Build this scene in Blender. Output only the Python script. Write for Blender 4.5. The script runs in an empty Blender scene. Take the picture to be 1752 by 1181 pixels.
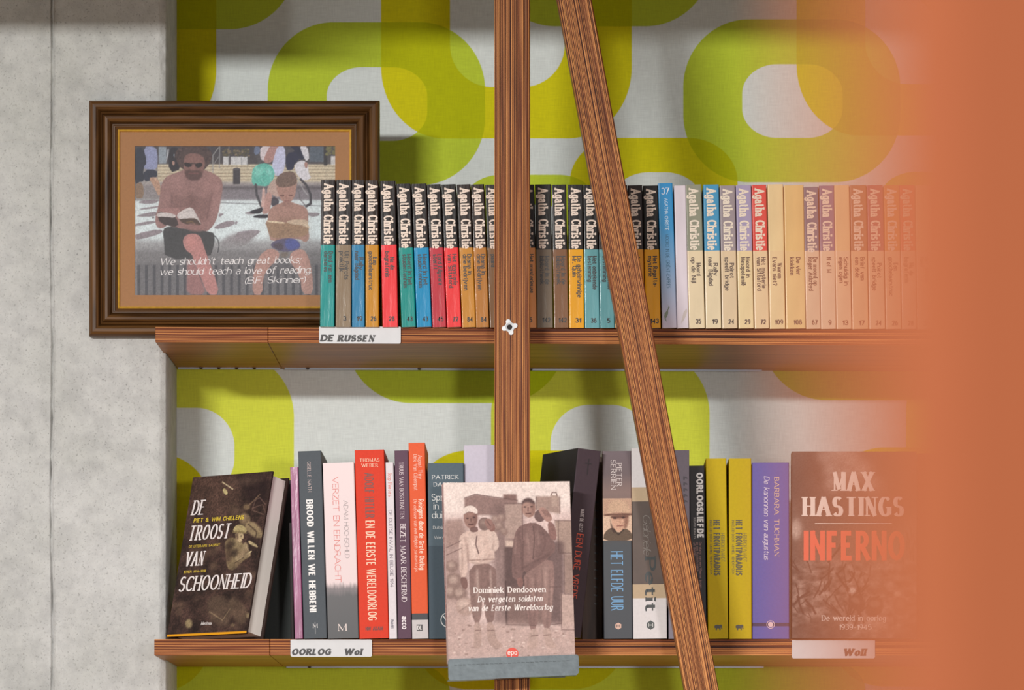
import bpy, math, random
import numpy as np
from mathutils import Vector, Matrix
random.seed(7)
rng = np.random.default_rng(11)
S = bpy.context.scene
C = S.collection

# ------------------------------------------------------------------ camera, world, lights, exposure
F = 8333.0            # focal length in pixels of the 1752 px frame
VX, VY = 960.0, 1530.0  # principal point (shifted lens)
CZ = 1.3              # camera height
cam_d = bpy.data.cameras.new('camera'); cam = bpy.data.objects.new('camera', cam_d); C.objects.link(cam)
cam.location = (0, 0, CZ); cam.rotation_euler = (math.pi/2, 0, 0)
cam_d.sensor_width = 36.0; cam_d.lens = F/1752*36
cam_d.shift_x = (876-VX)/1752; cam_d.shift_y = (VY-590.5)/1752
cam_d.clip_start = 0.05; cam_d.clip_end = 60
cam_d.dof.use_dof = True; cam_d.dof.focus_distance = 6.02; cam_d.dof.aperture_fstop = 6.8
S.camera = cam

S.view_settings.view_transform = 'Standard'; S.view_settings.look = 'None'
S.view_settings.gamma = 1; S.view_settings.use_curve_mapping = False
S.view_settings.exposure = 0.15
world = bpy.data.worlds.new('world'); S.world = world; world.use_nodes = True
bg = world.node_tree.nodes['Background']
bg.inputs[0].default_value = (1.0, 0.97, 0.95, 1); bg.inputs[1].default_value = 0.50

def area(name, loc, target, sx, sy, power, col):
    d = bpy.data.lights.new(name, 'AREA'); d.shape = 'RECTANGLE'; d.size = sx; d.size_y = sy
    d.energy = power; d.color = col
    o = bpy.data.objects.new(name, d); C.objects.link(o); o.location = loc
    o.rotation_euler = (Vector(target)-Vector(loc)).to_track_quat('-Z', 'Y').to_euler()
    return o
area('window_light', (-2.25, -0.8, CZ+1.54), (0, 6.1, CZ+0.7), 1.3, 0.20, 265, (1.0, 0.99, 0.965))
sd = bpy.data.lights.new('lower_shelf_fill', 'SPOT'); sd.energy = 200; sd.color = (1.0, 0.93, 0.91); sd.spot_size = math.radians(13.5); sd.spot_blend = 1.0; sd.shadow_soft_size = 0.12  # added fill spot with no fitting, brightens the lower shelf bay
so = bpy.data.objects.new('lower_shelf_fill', sd); C.objects.link(so); so.location = (0.7, 0.9, CZ+0.28)
so.rotation_euler = (Vector((-0.12, 6.2, CZ+0.42))-so.location).to_track_quat('-Z', 'Y').to_euler()

# ------------------------------------------------------------------ basics
def X(px, Y): return (px-VX)*Y/F
def Z(py, Y): return CZ+(VY-py)*Y/F
def lin(c):
    out = []
    for v in c[:3]:
        v = v/255.0
        out.append(v/12.92 if v <= 0.04045 else ((v+0.055)/1.055)**2.4)
    return tuple(out)
def tag(o, label=None, cat=None, group=None, kind=None):
    if label: o['label'] = label
    if cat: o['category'] = cat
    if group: o['group'] = group
    if kind: o['kind'] = kind
    return o
def empty(name, loc=(0, 0, 0), rot=(0, 0, 0)):
    o = bpy.data.objects.new(name, None); C.objects.link(o); o.location = loc; o.rotation_euler = rot
    o.empty_display_size = 0.02
    return o
def meshobj(name, verts, faces, mats, parent=None, midx=None, smooth=False):
    me = bpy.data.meshes.new(name); me.from_pydata([tuple(v) for v in verts], [], faces)
    for m in (mats if isinstance(mats, (list, tuple)) else [mats]): me.materials.append(m)
    if midx: me.polygons.foreach_set('material_index', midx)
    if smooth: me.polygons.foreach_set('use_smooth', [True]*len(me.polygons))
    me.update()
    o = bpy.data.objects.new(name, me); C.objects.link(o)
    if parent: o.parent = parent
    return o
class MB:
    def __init__(s): s.v = []; s.f = []; s.m = []
    def poly(s, pts, m=0):
        n = len(s.v); s.v += [tuple(p) for p in pts]; s.f.append(tuple(range(n, n+len(pts)))); s.m.append(m)
    def box(s, x0, x1, y0, y1, z0, z1, m=0, b=0.0, mf=None):
        # bevelled box: 24 corner points, chamfered edges
        if b <= 0:
            p = [(x, y, z) for x in (x0, x1) for y in (y0, y1) for z in (z0, z1)]
            for k, q in enumerate([(0, 1, 3, 2), (4, 6, 7, 5), (0, 4, 5, 1), (2, 3, 7, 6), (0, 2, 6, 4), (1, 5, 7, 3)]):
                s.poly([p[i] for i in q], m if mf is None else mf[k])
            return
        P = {}
        for ix, x in ((-1, x0), (1, x1)):
            for iy, y in ((-1, y0), (1, y1)):
                for iz, z in ((-1, z0), (1, z1)):
                    P[(ix, iy, iz, 'x')] = (x, y-iy*b, z-iz*b)
                    P[(ix, iy, iz, 'y')] = (x-ix*b, y, z-iz*b)
                    P[(ix, iy, iz, 'z')] = (x-ix*b, y-iy*b, z)
        g = lambda *a: P[a]
        fm = mf or [m]*6
        s.poly([g(-1, -1, -1, 'x'), g(-1, -1, 1, 'x'), g(-1, 1, 1, 'x'), g(-1, 1, -1, 'x')], fm[0])
        s.poly([g(1, -1, -1, 'x'), g(1, 1, -1, 'x'), g(1, 1, 1, 'x'), g(1, -1, 1, 'x')], fm[1])
        s.poly([g(-1, -1, -1, 'y'), g(1, -1, -1, 'y'), g(1, -1, 1, 'y'), g(-1, -1, 1, 'y')], fm[2])
        s.poly([g(-1, 1, -1, 'y'), g(-1, 1, 1, 'y'), g(1, 1, 1, 'y'), g(1, 1, -1, 'y')], fm[3])
        s.poly([g(-1, -1, -1, 'z'), g(-1, 1, -1, 'z'), g(1, 1, -1, 'z'), g(1, -1, -1, 'z')], fm[4])
        s.poly([g(-1, -1, 1, 'z'), g(1, -1, 1, 'z'), g(1, 1, 1, 'z'), g(-1, 1, 1, 'z')], fm[5])
        for a in (-1, 1):
            for c in (-1, 1):
                s.poly([g(a, c, -1, 'x'), g(a, c, 1, 'x'), g(a, c, 1, 'y'), g(a, c, -1, 'y')], fm[2] if c < 0 else fm[3])
                s.poly([g(a, -1, c, 'x'), g(a, 1, c, 'x'), g(a, 1, c, 'z'), g(a, -1, c, 'z')], fm[4] if c < 0 else fm[5])
                s.poly([g(-1, a, c, 'y'), g(1, a, c, 'y'), g(1, a, c, 'z'), g(-1, a, c, 'z')], fm[2] if a < 0 else fm[3])
                for d in (-1, 1): s.poly([g(a, c, d, 'x'), g(a, c, d, 'y'), g(a, c, d, 'z')], fm[2] if c < 0 else fm[3])
    def prism(s, pts, fn, d0, d1, m=0):
        # 2D outline pts mapped by fn(u, v, d) and extruded d0..d1
        n = len(pts)
        s.poly([fn(u, v, d0) for u, v in pts], m); s.poly([fn(u, v, d1) for u, v in reversed(pts)], m)
        for i in range(n):
            a, b = pts[i], pts[(i+1) % n]
            s.poly([fn(*a, d0), fn(*a, d1), fn(*b, d1), fn(*b, d0)], m)
    def build(s, name, mats, parent=None, smooth=False):
        o = meshobj(name, s.v, s.f, mats, parent, s.m, smooth)
        return o

# ------------------------------------------------------------------ materials
_mc = {}
def new_mat(name):
    m = bpy.data.materials.new(name); m.use_nodes = True
    nt = m.node_tree; return m, nt, nt.nodes['Principled BSDF']
def nd(nt, typ, **kw):
    n = nt.nodes.new(typ)
    for k, v in kw.items(): setattr(n, k, v)
    return n
def paint(rgb, rough=0.5, var=0.06, bump=0.15, scale=60, coat=0.0, stretch=(1, 1, 1), spec=0.5, metal=0.0, dist=0.001):
    """plain print / paint / cloth colour with fine uneven tone and relief"""
    key = ('p', tuple(rgb), rough, var, bump, scale, coat, stretch, spec, metal, dist)
    if key in _mc: return _mc[key]
    m, nt, b = new_mat('paint'); L = nt.links.new
    tc = nd(nt, 'ShaderNodeTexCoord'); mp = nd(nt, 'ShaderNodeMapping'); mp.inputs['Scale'].default_value = stretch
    L(tc.outputs['Object'], mp.inputs[0])
    no = nd(nt, 'ShaderNodeTexNoise'); no.inputs['Scale'].default_value = scale; no.inputs['Detail'].default_value = 6
    L(mp.outputs[0], no.inputs['Vector'])
    c = lin(rgb)
    mx = nd(nt, 'ShaderNodeMix', data_type='RGBA')
    mx.inputs['A'].default_value = (*[max(0, v*(1-var*2)) for v in c], 1)
    mx.inputs['B'].default_value = (*[min(1, v*(1+var*2)) for v in c], 1)
    L(no.outputs['Fac'], mx.inputs['Factor']); L(mx.outputs['Result'], b.inputs['Base Color'])
    b.inputs['Roughness'].default_value = rough; b.inputs['Metallic'].default_value = metal
    b.inputs['Specular IOR Level'].default_value = spec
    b.inputs['Coat Weight'].default_value = coat; b.inputs['Coat Roughness'].default_value = 0.12
    if bump > 0:
        bp = nd(nt, 'ShaderNodeBump'); bp.inputs['Strength'].default_value = bump; bp.inputs['Distance'].default_value = dist
        L(no.outputs['Fac'], bp.inputs['Height']); L(bp.outputs[0], b.inputs['Normal'])
        if coat > 0: L(bp.outputs[0], b.inputs['Coat Normal'])
    _mc[key] = m; return m
def ink(rgb, rough=0.45): return paint(rgb, rough, 0.02, 0.0, 200)
def gloss(rgb): return paint(rgb, 0.30, 0.10, 0.55, 70, 0.12, (1, 1, 0.16), 0.22, 0.0, 0.0014)
def matt(rgb): return paint(rgb, 0.55, 0.05, 0.12, 300, 0.0, (1, 1, 1), 0.18)
def aged(rgb): return paint(rgb, 0.40, 0.12, 0.45, 45, 0.08, (1, 1, 0.25), 0.22, 0.0, 0.001)
def fade(stops, rough=0.45):
    """printed vertical colour fade along generated z: stops = [(pos, rgb)]"""
    m, nt, b = new_mat('printed_fade'); L = nt.links.new
    tc = nd(nt, 'ShaderNodeTexCoord'); sp = nd(nt, 'ShaderNodeSeparateXYZ'); L(tc.outputs['Generated'], sp.inputs[0])
    no = nd(nt, 'ShaderNodeTexNoise'); no.inputs['Scale'].default_value = 14; no.inputs['Detail'].default_value = 5
    L(tc.outputs['Generated'], no.inputs['Vector'])
    ma = nd(nt, 'ShaderNodeMath', operation='MULTIPLY_ADD'); ma.inputs[1].default_value = 0.06
    L(no.outputs['Fac'], ma.inputs[0]); 
    s2 = nd(nt, 'ShaderNodeMath', operation='SUBTRACT'); L(sp.outputs['Z'], s2.inputs[0]); s2.inputs[1].default_value = 0.03
    L(s2.outputs[0], ma.inputs[2])
    r = nd(nt, 'ShaderNodeValToRGB'); e = r.color_ramp.elements
    e[0].position = stops[0][0]; e[0].color = (*lin(stops[0][1]), 1)
    e[1].position = stops[-1][0]; e[1].color = (*lin(stops[-1][1]), 1)
    for p, c in stops[1:-1]:
        k = e.new(p); k.color = (*lin(c), 1)
    L(ma.outputs[0], r.inputs[0]); L(r.outputs[0], b.inputs['Base Color']); b.inputs['Roughness'].default_value = rough
    return m
def pages_mat(rgb=(215, 198, 178)):
    if ('pg', rgb) in _mc: return _mc[('pg', rgb)]
    m, nt, b = new_mat('paper_edges'); L = nt.links.new
    tc = nd(nt, 'ShaderNodeTexCoord'); mp = nd(nt, 'ShaderNodeMapping'); mp.inputs['Scale'].default_value = (2600, 4, 4)
    L(tc.outputs['Object'], mp.inputs[0]); no = nd(nt, 'ShaderNodeTexNoise'); no.inputs['Scale'].default_value = 1
    L(mp.outputs[0], no.inputs['Vector']); c = lin(rgb)
    mx = nd(nt, 'ShaderNodeMix', data_type='RGBA'); mx.inputs['A'].default_value = (*[v*0.86 for v in c], 1); mx.inputs['B'].default_value = (*[min(1, v*1.1) for v in c], 1)
    L(no.outputs['Fac'], mx.inputs['Factor']); L(mx.outputs['Result'], b.inputs['Base Color']); b.inputs['Roughness'].default_value = 0.8
    _mc[('pg', rgb)] = m; return m
def ply_edge(name, axis, freq, dark, mid, light, along=2.5, rough=0.45):
    """stained plywood edge: thin alternating plies across `axis`"""
    m, nt, b = new_mat(name); L = nt.links.new
    tc = nd(nt, 'ShaderNodeTexCoord'); mp = nd(nt, 'ShaderNodeMapping')
    sc = [along]*3; sc[axis] = freq; mp.inputs['Scale'].default_value = sc
    L(tc.outputs['Object'], mp.inputs[0])
    no = nd(nt, 'ShaderNodeTexNoise'); no.inputs['Scale'].default_value = 1; no.inputs['Detail'].default_value = 1.0; no.inputs['Roughness'].default_value = 0.4
    L(mp.outputs[0], no.inputs['Vector'])
    n2 = nd(nt, 'ShaderNodeTexNoise'); n2.inputs['Scale'].default_value = 260; n2.inputs['Detail'].default_value = 3
    m2 = nd(nt, 'ShaderNodeMapping'); s2 = [0.03]*3; s2[axis] = 3.0; m2.inputs['Scale'].default_value = s2
    L(tc.outputs['Object'], m2.inputs[0]); L(m2.outputs[0], n2.inputs['Vector'])
    ad = nd(nt, 'ShaderNodeMath', operation='MULTIPLY_ADD'); ad.inputs[1].default_value = 0.35
    L(n2.outputs['Fac'], ad.inputs[0])
    sb = nd(nt, 'ShaderNodeMath', operation='SUBTRACT'); sb.inputs[1].default_value = 0.175; L(no.outputs['Fac'], sb.inputs[0]); L(sb.outputs[0], ad.inputs[2])
    r = nd(nt, 'ShaderNodeValToRGB'); e = r.color_ramp.elements
    e[0].position = 0.38; e[0].color = (*lin(dark), 1); e[1].position = 0.64; e[1].color = (*lin(light), 1)
    k = e.new(0.50); k.color = (*lin(mid), 1)
    L(ad.outputs[0], r.inputs[0]); L(r.outputs[0], b.inputs['Base Color']); b.inputs['Roughness'].default_value = rough; b.inputs['Specular IOR Level'].default_value = 0.15
    bp = nd(nt, 'ShaderNodeBump'); bp.inputs['Strength'].default_value = 0.5; bp.inputs['Distance'].default_value = 0.001
    L(no.outputs['Fac'], bp.inputs['Height']); L(bp.outputs[0], b.inputs['Normal'])
    return m
def wood(name, dark, light, scale=(3, 60, 60), rough=0.45):
    m, nt, b = new_mat(name); L = nt.links.new
    tc = nd(nt, 'ShaderNodeTexCoord'); mp = nd(nt, 'ShaderNodeMapping'); mp.inputs['Scale'].default_value = scale
    L(tc.outputs['Object'], mp.inputs[0]); no = nd(nt, 'ShaderNodeTexNoise'); no.inputs['Scale'].default_value = 1.5
    no.inputs['Detail'].default_value = 7; no.inputs['Distortion'].default_value = 0.6
    L(mp.outputs[0], no.inputs['Vector']); r = nd(nt, 'ShaderNodeValToRGB'); e = r.color_ramp.elements
    e[0].position = 0.3; e[0].color = (*lin(dark), 1); e[1].position = 0.7; e[1].color = (*lin(light), 1)
    L(no.outputs['Fac'], r.inputs[0]); L(r.outputs[0], b.inputs['Base Color']); b.inputs['Roughness'].default_value = rough; b.inputs['Specular IOR Level'].default_value = 0.2
    bp = nd(nt, 'ShaderNodeBump'); bp.inputs['Strength'].default_value = 0.25; bp.inputs['Distance'].default_value = 0.001
    L(no.outputs['Fac'], bp.inputs['Height']); L(bp.outputs[0], b.inputs['Normal'])
    return m

# ------------------------------------------------------------------ the setting
YF, YC, YW = 6.0, 6.123, 6.3      # shelf front plane, concrete face, papered wall
def wallpaper():
    m, nt, b = new_mat('patterned_wallpaper'); L = nt.links.new
    tc = nd(nt, 'ShaderNodeTexCoord')
    KW = YW/F
    def half(x0, x1, y0, y1, rx, ry):
        cx, cy = ((x0+x1)/2-VX)*KW, (VY-(y0+y1)/2)*KW
        hx, hy = (x1-x0)/2*KW-rx*KW, (y1-y0)/2*KW-ry*KW
        s = nd(nt, 'ShaderNodeVectorMath', operation='SUBTRACT'); L(tc.outputs['Object'], s.inputs[0]); s.inputs[1].default_value = (cx, 0, cy)
        a = nd(nt, 'ShaderNodeVectorMath', operation='ABSOLUTE'); L(s.outputs[0], a.inputs[0])
        s2 = nd(nt, 'ShaderNodeVectorMath', operation='SUBTRACT'); L(a.outputs[0], s2.inputs[0]); s2.inputs[1].default_value = (hx, 10, hy)
        mxx = nd(nt, 'ShaderNodeVectorMath', operation='MAXIMUM'); L(s2.outputs[0], mxx.inputs[0]); mxx.inputs[1].default_value = (0, 0, 0)
        dv = nd(nt, 'ShaderNodeVectorMath', operation='DIVIDE'); L(mxx.outputs[0], dv.inputs[0]); dv.inputs[1].default_value = (rx*KW, 1, ry*KW)
        dt = nd(nt, 'ShaderNodeVectorMath', operation='DOT_PRODUCT'); L(dv.outputs[0], dt.inputs[0]); L(dv.outputs[0], dt.inputs[1])
        lt = nd(nt, 'ShaderNodeMath', operation='LESS_THAN'); L(dt.outputs['Value'], lt.inputs[0]); lt.inputs[1].default_value = 1.0
        return lt.outputs[0]
    def ring(o, i=None):
        a = half(*o)
        if i is None: return a
        c = half(*i); s = nd(nt, 'ShaderNodeMath', operation='SUBTRACT', use_clamp=True); L(a, s.inputs[0]); L(c, s.inputs[1]); return s.outputs[0]
    def union(lst):
        cur = lst[0]
        for k in lst[1:]:
            s = nd(nt, 'ShaderNodeMath', operation='MAXIMUM'); L(cur, s.inputs[0]); L(k, s.inputs[1]); cur = s.outputs[0]
        return cur
    P, DY = 711, -5
    def sh(t, k): return None if t is None else (t[0]+P*k, t[1]+P*k, t[2]+DY*k, t[3]+DY*k, t[4], t[5])
    def rep(o, i, ks): return [ring(sh(o, k), sh(i, k)) for k in ks]
    lime = rep((458, 830, 38, 317, 112, 116), (559, 731, 115, 241, 60, 50), (-1, 0, 1, 2))
    lime += rep((128, 505, -320, 50, 112, 110), (231, 401, -240, -25, 60, 50), (0, 1, 2))
    lime += rep((592, 968, 400, 690, 112, 112), (690, 870, 480, 610, 60, 50), (-1, 0, 1))
    lime += rep((798, 1015, 299, 560, 60, 40), (870, 960, 350, 480, 30, 30), (0, 1))
    lime += rep((180, 770, 1126, 1500, 100, 60), None, (-1, 0, 1))
    yell = rep((652, 1081, -200, 237, 108, 122), (770, 966, -120, 149, 72, 72), (-1, 0, 1))
    yell += rep((975, 1262, 236, 622, 85, 75), (1050, 1198, 295, 560, 60, 45), (-1, 0, 1))
    yell += rep((712, 1068, 771, 1180, 90, 80), (800, 975, 860, 1080, 60, 60), (-1, 0, 1))
    green = rep((129, 503, 606, 960, 100, 108), (231, 401, 698, 850, 66, 66), (0, 1, 2))
    w = (222, 228, 225)
    col = nd(nt, 'ShaderNodeRGB'); col.outputs[0].default_value = (*lin(w), 1); cur = col.outputs[0]
    def layer(cur, masks, T):
        mx = nd(nt, 'ShaderNodeMix', data_type='RGBA', blend_type='MULTIPLY'); mx.clamp_factor = True
        L(union(masks), mx.inputs['Factor']); L(cur, mx.inputs['A']); mx.inputs['B'].default_value = (*T, 1); return mx.outputs['Result']
    cur = layer(cur, green, (0.93, 0.94, 0.085))
    cur = layer(cur, lime, (0.72, 0.82, 0.055))
    cur = layer(cur, yell, (0.95, 0.82, 0.006))
    # linen weave
    def weave(sc):
        mp = nd(nt, 'ShaderNodeMapping'); mp.inputs['Scale'].default_value = sc; L(tc.outputs['Object'], mp.inputs[0])
        n = nd(nt, 'ShaderNodeTexNoise'); n.inputs['Scale'].default_value = 1; n.inputs['Detail'].default_value = 3; L(mp.outputs[0], n.inputs['Vector']); return n.outputs['Fac']
    a, c = weave((900, 1, 60)), weave((60, 1, 900))
    s = nd(nt, 'ShaderNodeMath', operation='ADD'); L(a, s.inputs[0]); L(c, s.inputs[1])
    mr = nd(nt, 'ShaderNodeMapRange'); mr.inputs['From Min'].default_value = 0.6; mr.inputs['From Max'].default_value = 1.4
    mr.inputs['To Min'].default_value = 0.86; mr.inputs['To Max'].default_value = 1.12; L(s.outputs[0], mr.inputs[0])
    cm = nd(nt, 'ShaderNodeVectorMath', operation='SCALE'); L(cur, cm.inputs[0]); L(mr.outputs[0], cm.inputs['Scale'])
    L(cm.outputs[0], b.inputs['Base Color']); b.inputs['Roughness'].default_value = 0.75; b.inputs['Specular IOR Level'].default_value = 0.2
    bp = nd(nt, 'ShaderNodeBump'); bp.inputs['Strength'].default_value = 0.12; bp.inputs['Distance'].default_value = 0.0006
    L(s.outputs[0], bp.inputs['Height']); L(bp.outputs[0], b.inputs['Normal'])
    return m
mb = MB(); mb.box(-1.2, 1.4, 0, 0.12, -CZ, 1.7)
wall = mb.build('wall_back', wallpaper()); wall.location = (0, YW, CZ); tag(wall, kind='structure', label='white wall papered with lime and yellow retro rounded rings')

def concrete():
    m, nt, b = new_mat('raw_concrete'); L = nt.links.new
    tc = nd(nt, 'ShaderNodeTexCoord')
    def nz(sc, det): 
        n = nd(nt, 'ShaderNodeTexNoise'); n.inputs['Scale'].default_value = sc; n.inputs['Detail'].default_value = det; n.inputs['Roughness'].default_value = 0.65; L(tc.outputs['Object'], n.inputs['Vector']); return n.outputs['Fac']
    big, mid, fine = nz(4.5, 5), nz(45, 6), nz(420, 5)
    r = nd(nt, 'ShaderNodeValToRGB'); e = r.color_ramp.elements
    e[0].position = 0.32; e[0].color = (*lin((190, 191, 187)), 1); e[1].position = 0.68; e[1].color = (*lin((211, 211, 210)), 1); L(big, r.inputs[0])
    r2 = nd(nt, 'ShaderNodeValToRGB'); e = r2.color_ramp.elements; e[0].position = 0.34; e[0].color = (0.86, 0.86, 0.86, 1); e[1].position = 0.6; e[1].color = (1.04, 1.04, 1.03, 1); L(mid, r2.inputs[0])
    r3 = nd(nt, 'ShaderNodeValToRGB'); e = r3.color_ramp.elements; e[0].position = 0.30; e[0].color = (0.45, 0.45, 0.44, 1); e[1].position = 0.42; e[1].color = (1, 1, 1, 1); L(fine, r3.inputs[0])
    m1 = nd(nt, 'ShaderNodeMix', data_type='RGBA', blend_type='MULTIPLY'); m1.inputs['Factor'].default_value = 1; L(r.outputs[0], m1.inputs['A']); L(r2.outputs[0], m1.inputs['B'])
    m2 = nd(nt, 'ShaderNodeMix', data_type='RGBA', blend_type='MULTIPLY'); m2.inputs['Factor'].default_value = 0.85; L(m1.outputs['Result'], m2.inputs['A']); L(r3.outputs[0], m2.inputs['B'])
    L(m2.outputs['Result'], b.inputs['Base Color']); b.inputs['Roughness'].default_value = 0.85; b.inputs['Specular IOR Level'].default_value = 0.25
    bp = nd(nt, 'ShaderNodeBump'); bp.inputs['Strength'].default_value = 0.7; bp.inputs['Distance'].default_value = 0.001; L(fine, bp.inputs['Height']); L(bp.outputs[0], b.inputs['Normal'])
    return m
def vnoise(h, w, cell, seed=0):
    """smooth value noise in 0..1"""
    r = np.random.default_rng(seed); ch, cw = int(h/cell[0])+3, int(w/cell[1])+3
    g = r.random((ch, cw)); yy = np.arange(h)/cell[0]; xx = np.arange(w)/cell[1]
    yi, xi = yy.astype(int), xx.astype(int); fy, fx = yy-yi, xx-xi
    fy = (fy*fy*(3-2*fy))[:, None]; fx = (fx*fx*(3-2*fx))[None, :]
    a = g[yi][:, xi]; b_ = g[yi][:, xi+1]; c = g[yi+1][:, xi]; d = g[yi+1][:, xi+1]
    return (a*(1-fx)+b_*fx)*(1-fy)+(c*(1-fx)+d*fx)*fy
def fbm(h, w, cell, seed=0, octs=4):
    out = np.zeros((h, w)); amp = 1; tot = 0
    for k in range(octs):
        c = (max(1.0, cell[0]/2**k), max(1.0, cell[1]/2**k)); out += amp*vnoise(h, w, c, seed+k*17); tot += amp; amp *= 0.55
    return out/tot
XR = X(283.5, YC)       # right edge of the pillar
def pillar():
    step = 2.4
    xs = np.concatenate([np.arange(-60, 76, 6.0), np.arange(76, 100, 1.0), np.arange(100, 268, 4.0), np.arange(268, 284.1, 1.4)])
    ys = np.arange(-60, 1300, step)
    nx, ny = len(xs), len(ys)
    rough = fbm(ny, nx, (30, 10), 3)-0.5
    edge = vnoise(ny, nx, (6, 4), 9); seamn = fbm(ny, nx, (18, 50), 21)
    V = []
    for j in range(ny):
        wob = 1.2*math.sin(ys[j]*0.013)+1.4*(seamn[j, 3]-0.5)
        for i in range(nx):
            d = rough[j, i]*0.0006
            dx = abs(xs[i]-88-wob)
            if dx < 4:
                k = max(0.0, -0.25+2.0*seamn[j, 20])
                d += 0.0075*k*math.exp(-(dx/1.2)**2) - 0.0016*math.exp(-((xs[i]-92-wob)/1.6)**2)
            d += 0.0007*math.exp(-((ys[j]-242)/1.8)**2)
            if xs[i] > 273: d += 0.0045*((xs[i]-273)/10.5)**1.3 + 0.0012*(edge[j, i]-0.4)
            V.append((X(xs[i], YC), YC+d, Z(ys[j], YC)))
    Fc = [(j*nx+i, (j+1)*nx+i, (j+1)*nx+i+1, j*nx+i+1) for j in range(ny-1) for i in range(nx-1)]
    M = concrete()
    n = len(V)
    # body behind the relief face: the return towards the wall, and the mass down to the floor
    zt, zb = Z(ys[0], YC), Z(ys[-1], YC); xr = X(xs[-1], YC); xl = X(xs[0], YC)
    for j in range(ny): V.append((xr, YW+0.02, Z(ys[j], YC)))
    for j in range(ny-1): Fc.append((j*nx+nx-1, (j+1)*nx+nx-1, n+j+1, n+j))
    n2 = len(V); V += [(xl, YC, zt), (xl, YW+0.02, zt), (xl, YW+0.02, zb), (xl, YC, zb)]; Fc.append((n2, n2+1, n2+2, n2+3))
    o = meshobj('wall_left', V, Fc, M, smooth=True); tag(o, kind='structure', label='raw grey concrete pillar with a vertical formwork seam')
    b = MB(); b.box(xl-1.0, xr-0.001, YC+0.001, YW+0.02, 0, zb+0.0005); b.box(xl-1.0, xr-0.001, YC+0.001, YW+0.02, zt-0.0005, 3.0); b.box(xl-1.0, xl+0.001, YC+0.001, YW+0.02, zb, zt)
    p = b.build('concrete_mass', M, o)
pillar()
mb = MB(); mb.box(-4, 4, -2.5, YW+0.1, -0.05, 0); fl = mb.build('floor', wood('oak_floor', (120, 92, 66), (178, 146, 110), (2, 14, 14), 0.5)); tag(fl, kind='structure')

# ------------------------------------------------------------------ shelves
ply_z = ply_edge('plywood_shelf_edge', 2, 1100, (50, 18, 7), (128, 62, 30), (228, 156, 92), 0.6)
ply_x = ply_edge('plywood_post_edge', 0, 1250, (44, 16, 7), (118, 56, 26), (236, 164, 98), 0.5)
veneer = wood('stained_veneer', (150, 94, 48), (192, 130, 76), (3, 60, 60))
veneer_s = wood('stained_veneer_side', (112, 66, 36), (150, 96, 56), (60, 60, 3))
TILT = math.atan(0.0040)
ZU0 = Z(559.6, YF)      # upper shelf top at px 266
def zs_upper(x): return ZU0 - (x-X(266, YF))*math.tan(TILT)
ZL = Z(1094.0, YF)
def zs_lower(x): return ZL
def shelf(px0, px1, top, th, tilt, label, notch=False, y0=YF):
    x0, x1 = X(px0, YF), X(px1, YF)
    o = empty('shelf_board', (x0, y0, top), (0, tilt, 0))
    tag(o, label, 'shelf', 'stained plywood shelf boards')
    w = x1-x0-0.0006; mb = MB()
    dp = YW-y0-0.001
    if notch:
        mb.box(0, w, 0, YC-y0-0.002, -th, 0, b=0.0004, mf=[0, 0, 0, 1, 1, 1])
        mb.box(XR-x0+0.001, w, YC-y0-0.0021, dp, -th, 0, mf=[1]*6)
    else: mb.box(0, w, 0, dp, -th, 0, b=0.0004, mf=[0, 0, 0, 1, 1, 1])
    mb.build('board', [ply_z, veneer], o)
    return o
s1 = shelf(266, 459, ZU0, 0.0188, TILT, 'short end board of the upper shelf, under the picture frame', True)
s2 = shelf(459, 1990, zs_upper(X(459, YF)), 0.0188, TILT, 'long upper plywood shelf board carrying the row of paperbacks')
s3 = shelf(264, 462, ZL, 0.0200, 0, 'short end board of the lower shelf, under the leaning war book', True)
s4 = shelf(462, 1990, ZL, 0.0200, 0, 'long lower plywood shelf board carrying the war history books')
# white strip with clips, added for the bright slit of light behind the shelves
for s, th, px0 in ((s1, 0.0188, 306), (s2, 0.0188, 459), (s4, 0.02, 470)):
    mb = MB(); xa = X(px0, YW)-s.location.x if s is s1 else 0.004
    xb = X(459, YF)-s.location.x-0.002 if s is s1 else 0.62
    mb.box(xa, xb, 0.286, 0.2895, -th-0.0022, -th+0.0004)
    st = mb.build('bright_slit_strip', paint((190, 205, 225), 0.3, 0.03, 0, 50), s)
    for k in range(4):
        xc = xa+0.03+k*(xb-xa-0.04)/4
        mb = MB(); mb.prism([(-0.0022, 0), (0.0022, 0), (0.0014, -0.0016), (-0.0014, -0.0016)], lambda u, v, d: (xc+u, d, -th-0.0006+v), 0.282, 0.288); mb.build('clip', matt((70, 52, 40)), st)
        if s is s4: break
# added panel over the pillar, out of frame, shaped to shade its top
mb = MB(); mb.box(-1.2, XR, 5.50, 5.53, 0, 0.3, b=0.002); mb.box(-1.2, XR, 5.52, YC, .27, 0.3)
o = mb.build('shade_panel_1', matt((190, 190, 186))); o.location = (0, 0, Z(-5, YC)); tag(o, kind='structure')
mb = MB(); mb.box(XR+.002, 1.4, 5.40, 5.43, 0, 0.3, b=0.002); mb.box(XR+.002, 1.4, 5.42, YW, .27, 0.3)  # unseen hanging panel, added to cast the dark band on the wallpaper
o = mb.build('shade_panel_2', matt((150, 130, 112))); o.location = (0, 0, Z(-7, YW)); tag(o, kind='structure')

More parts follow.
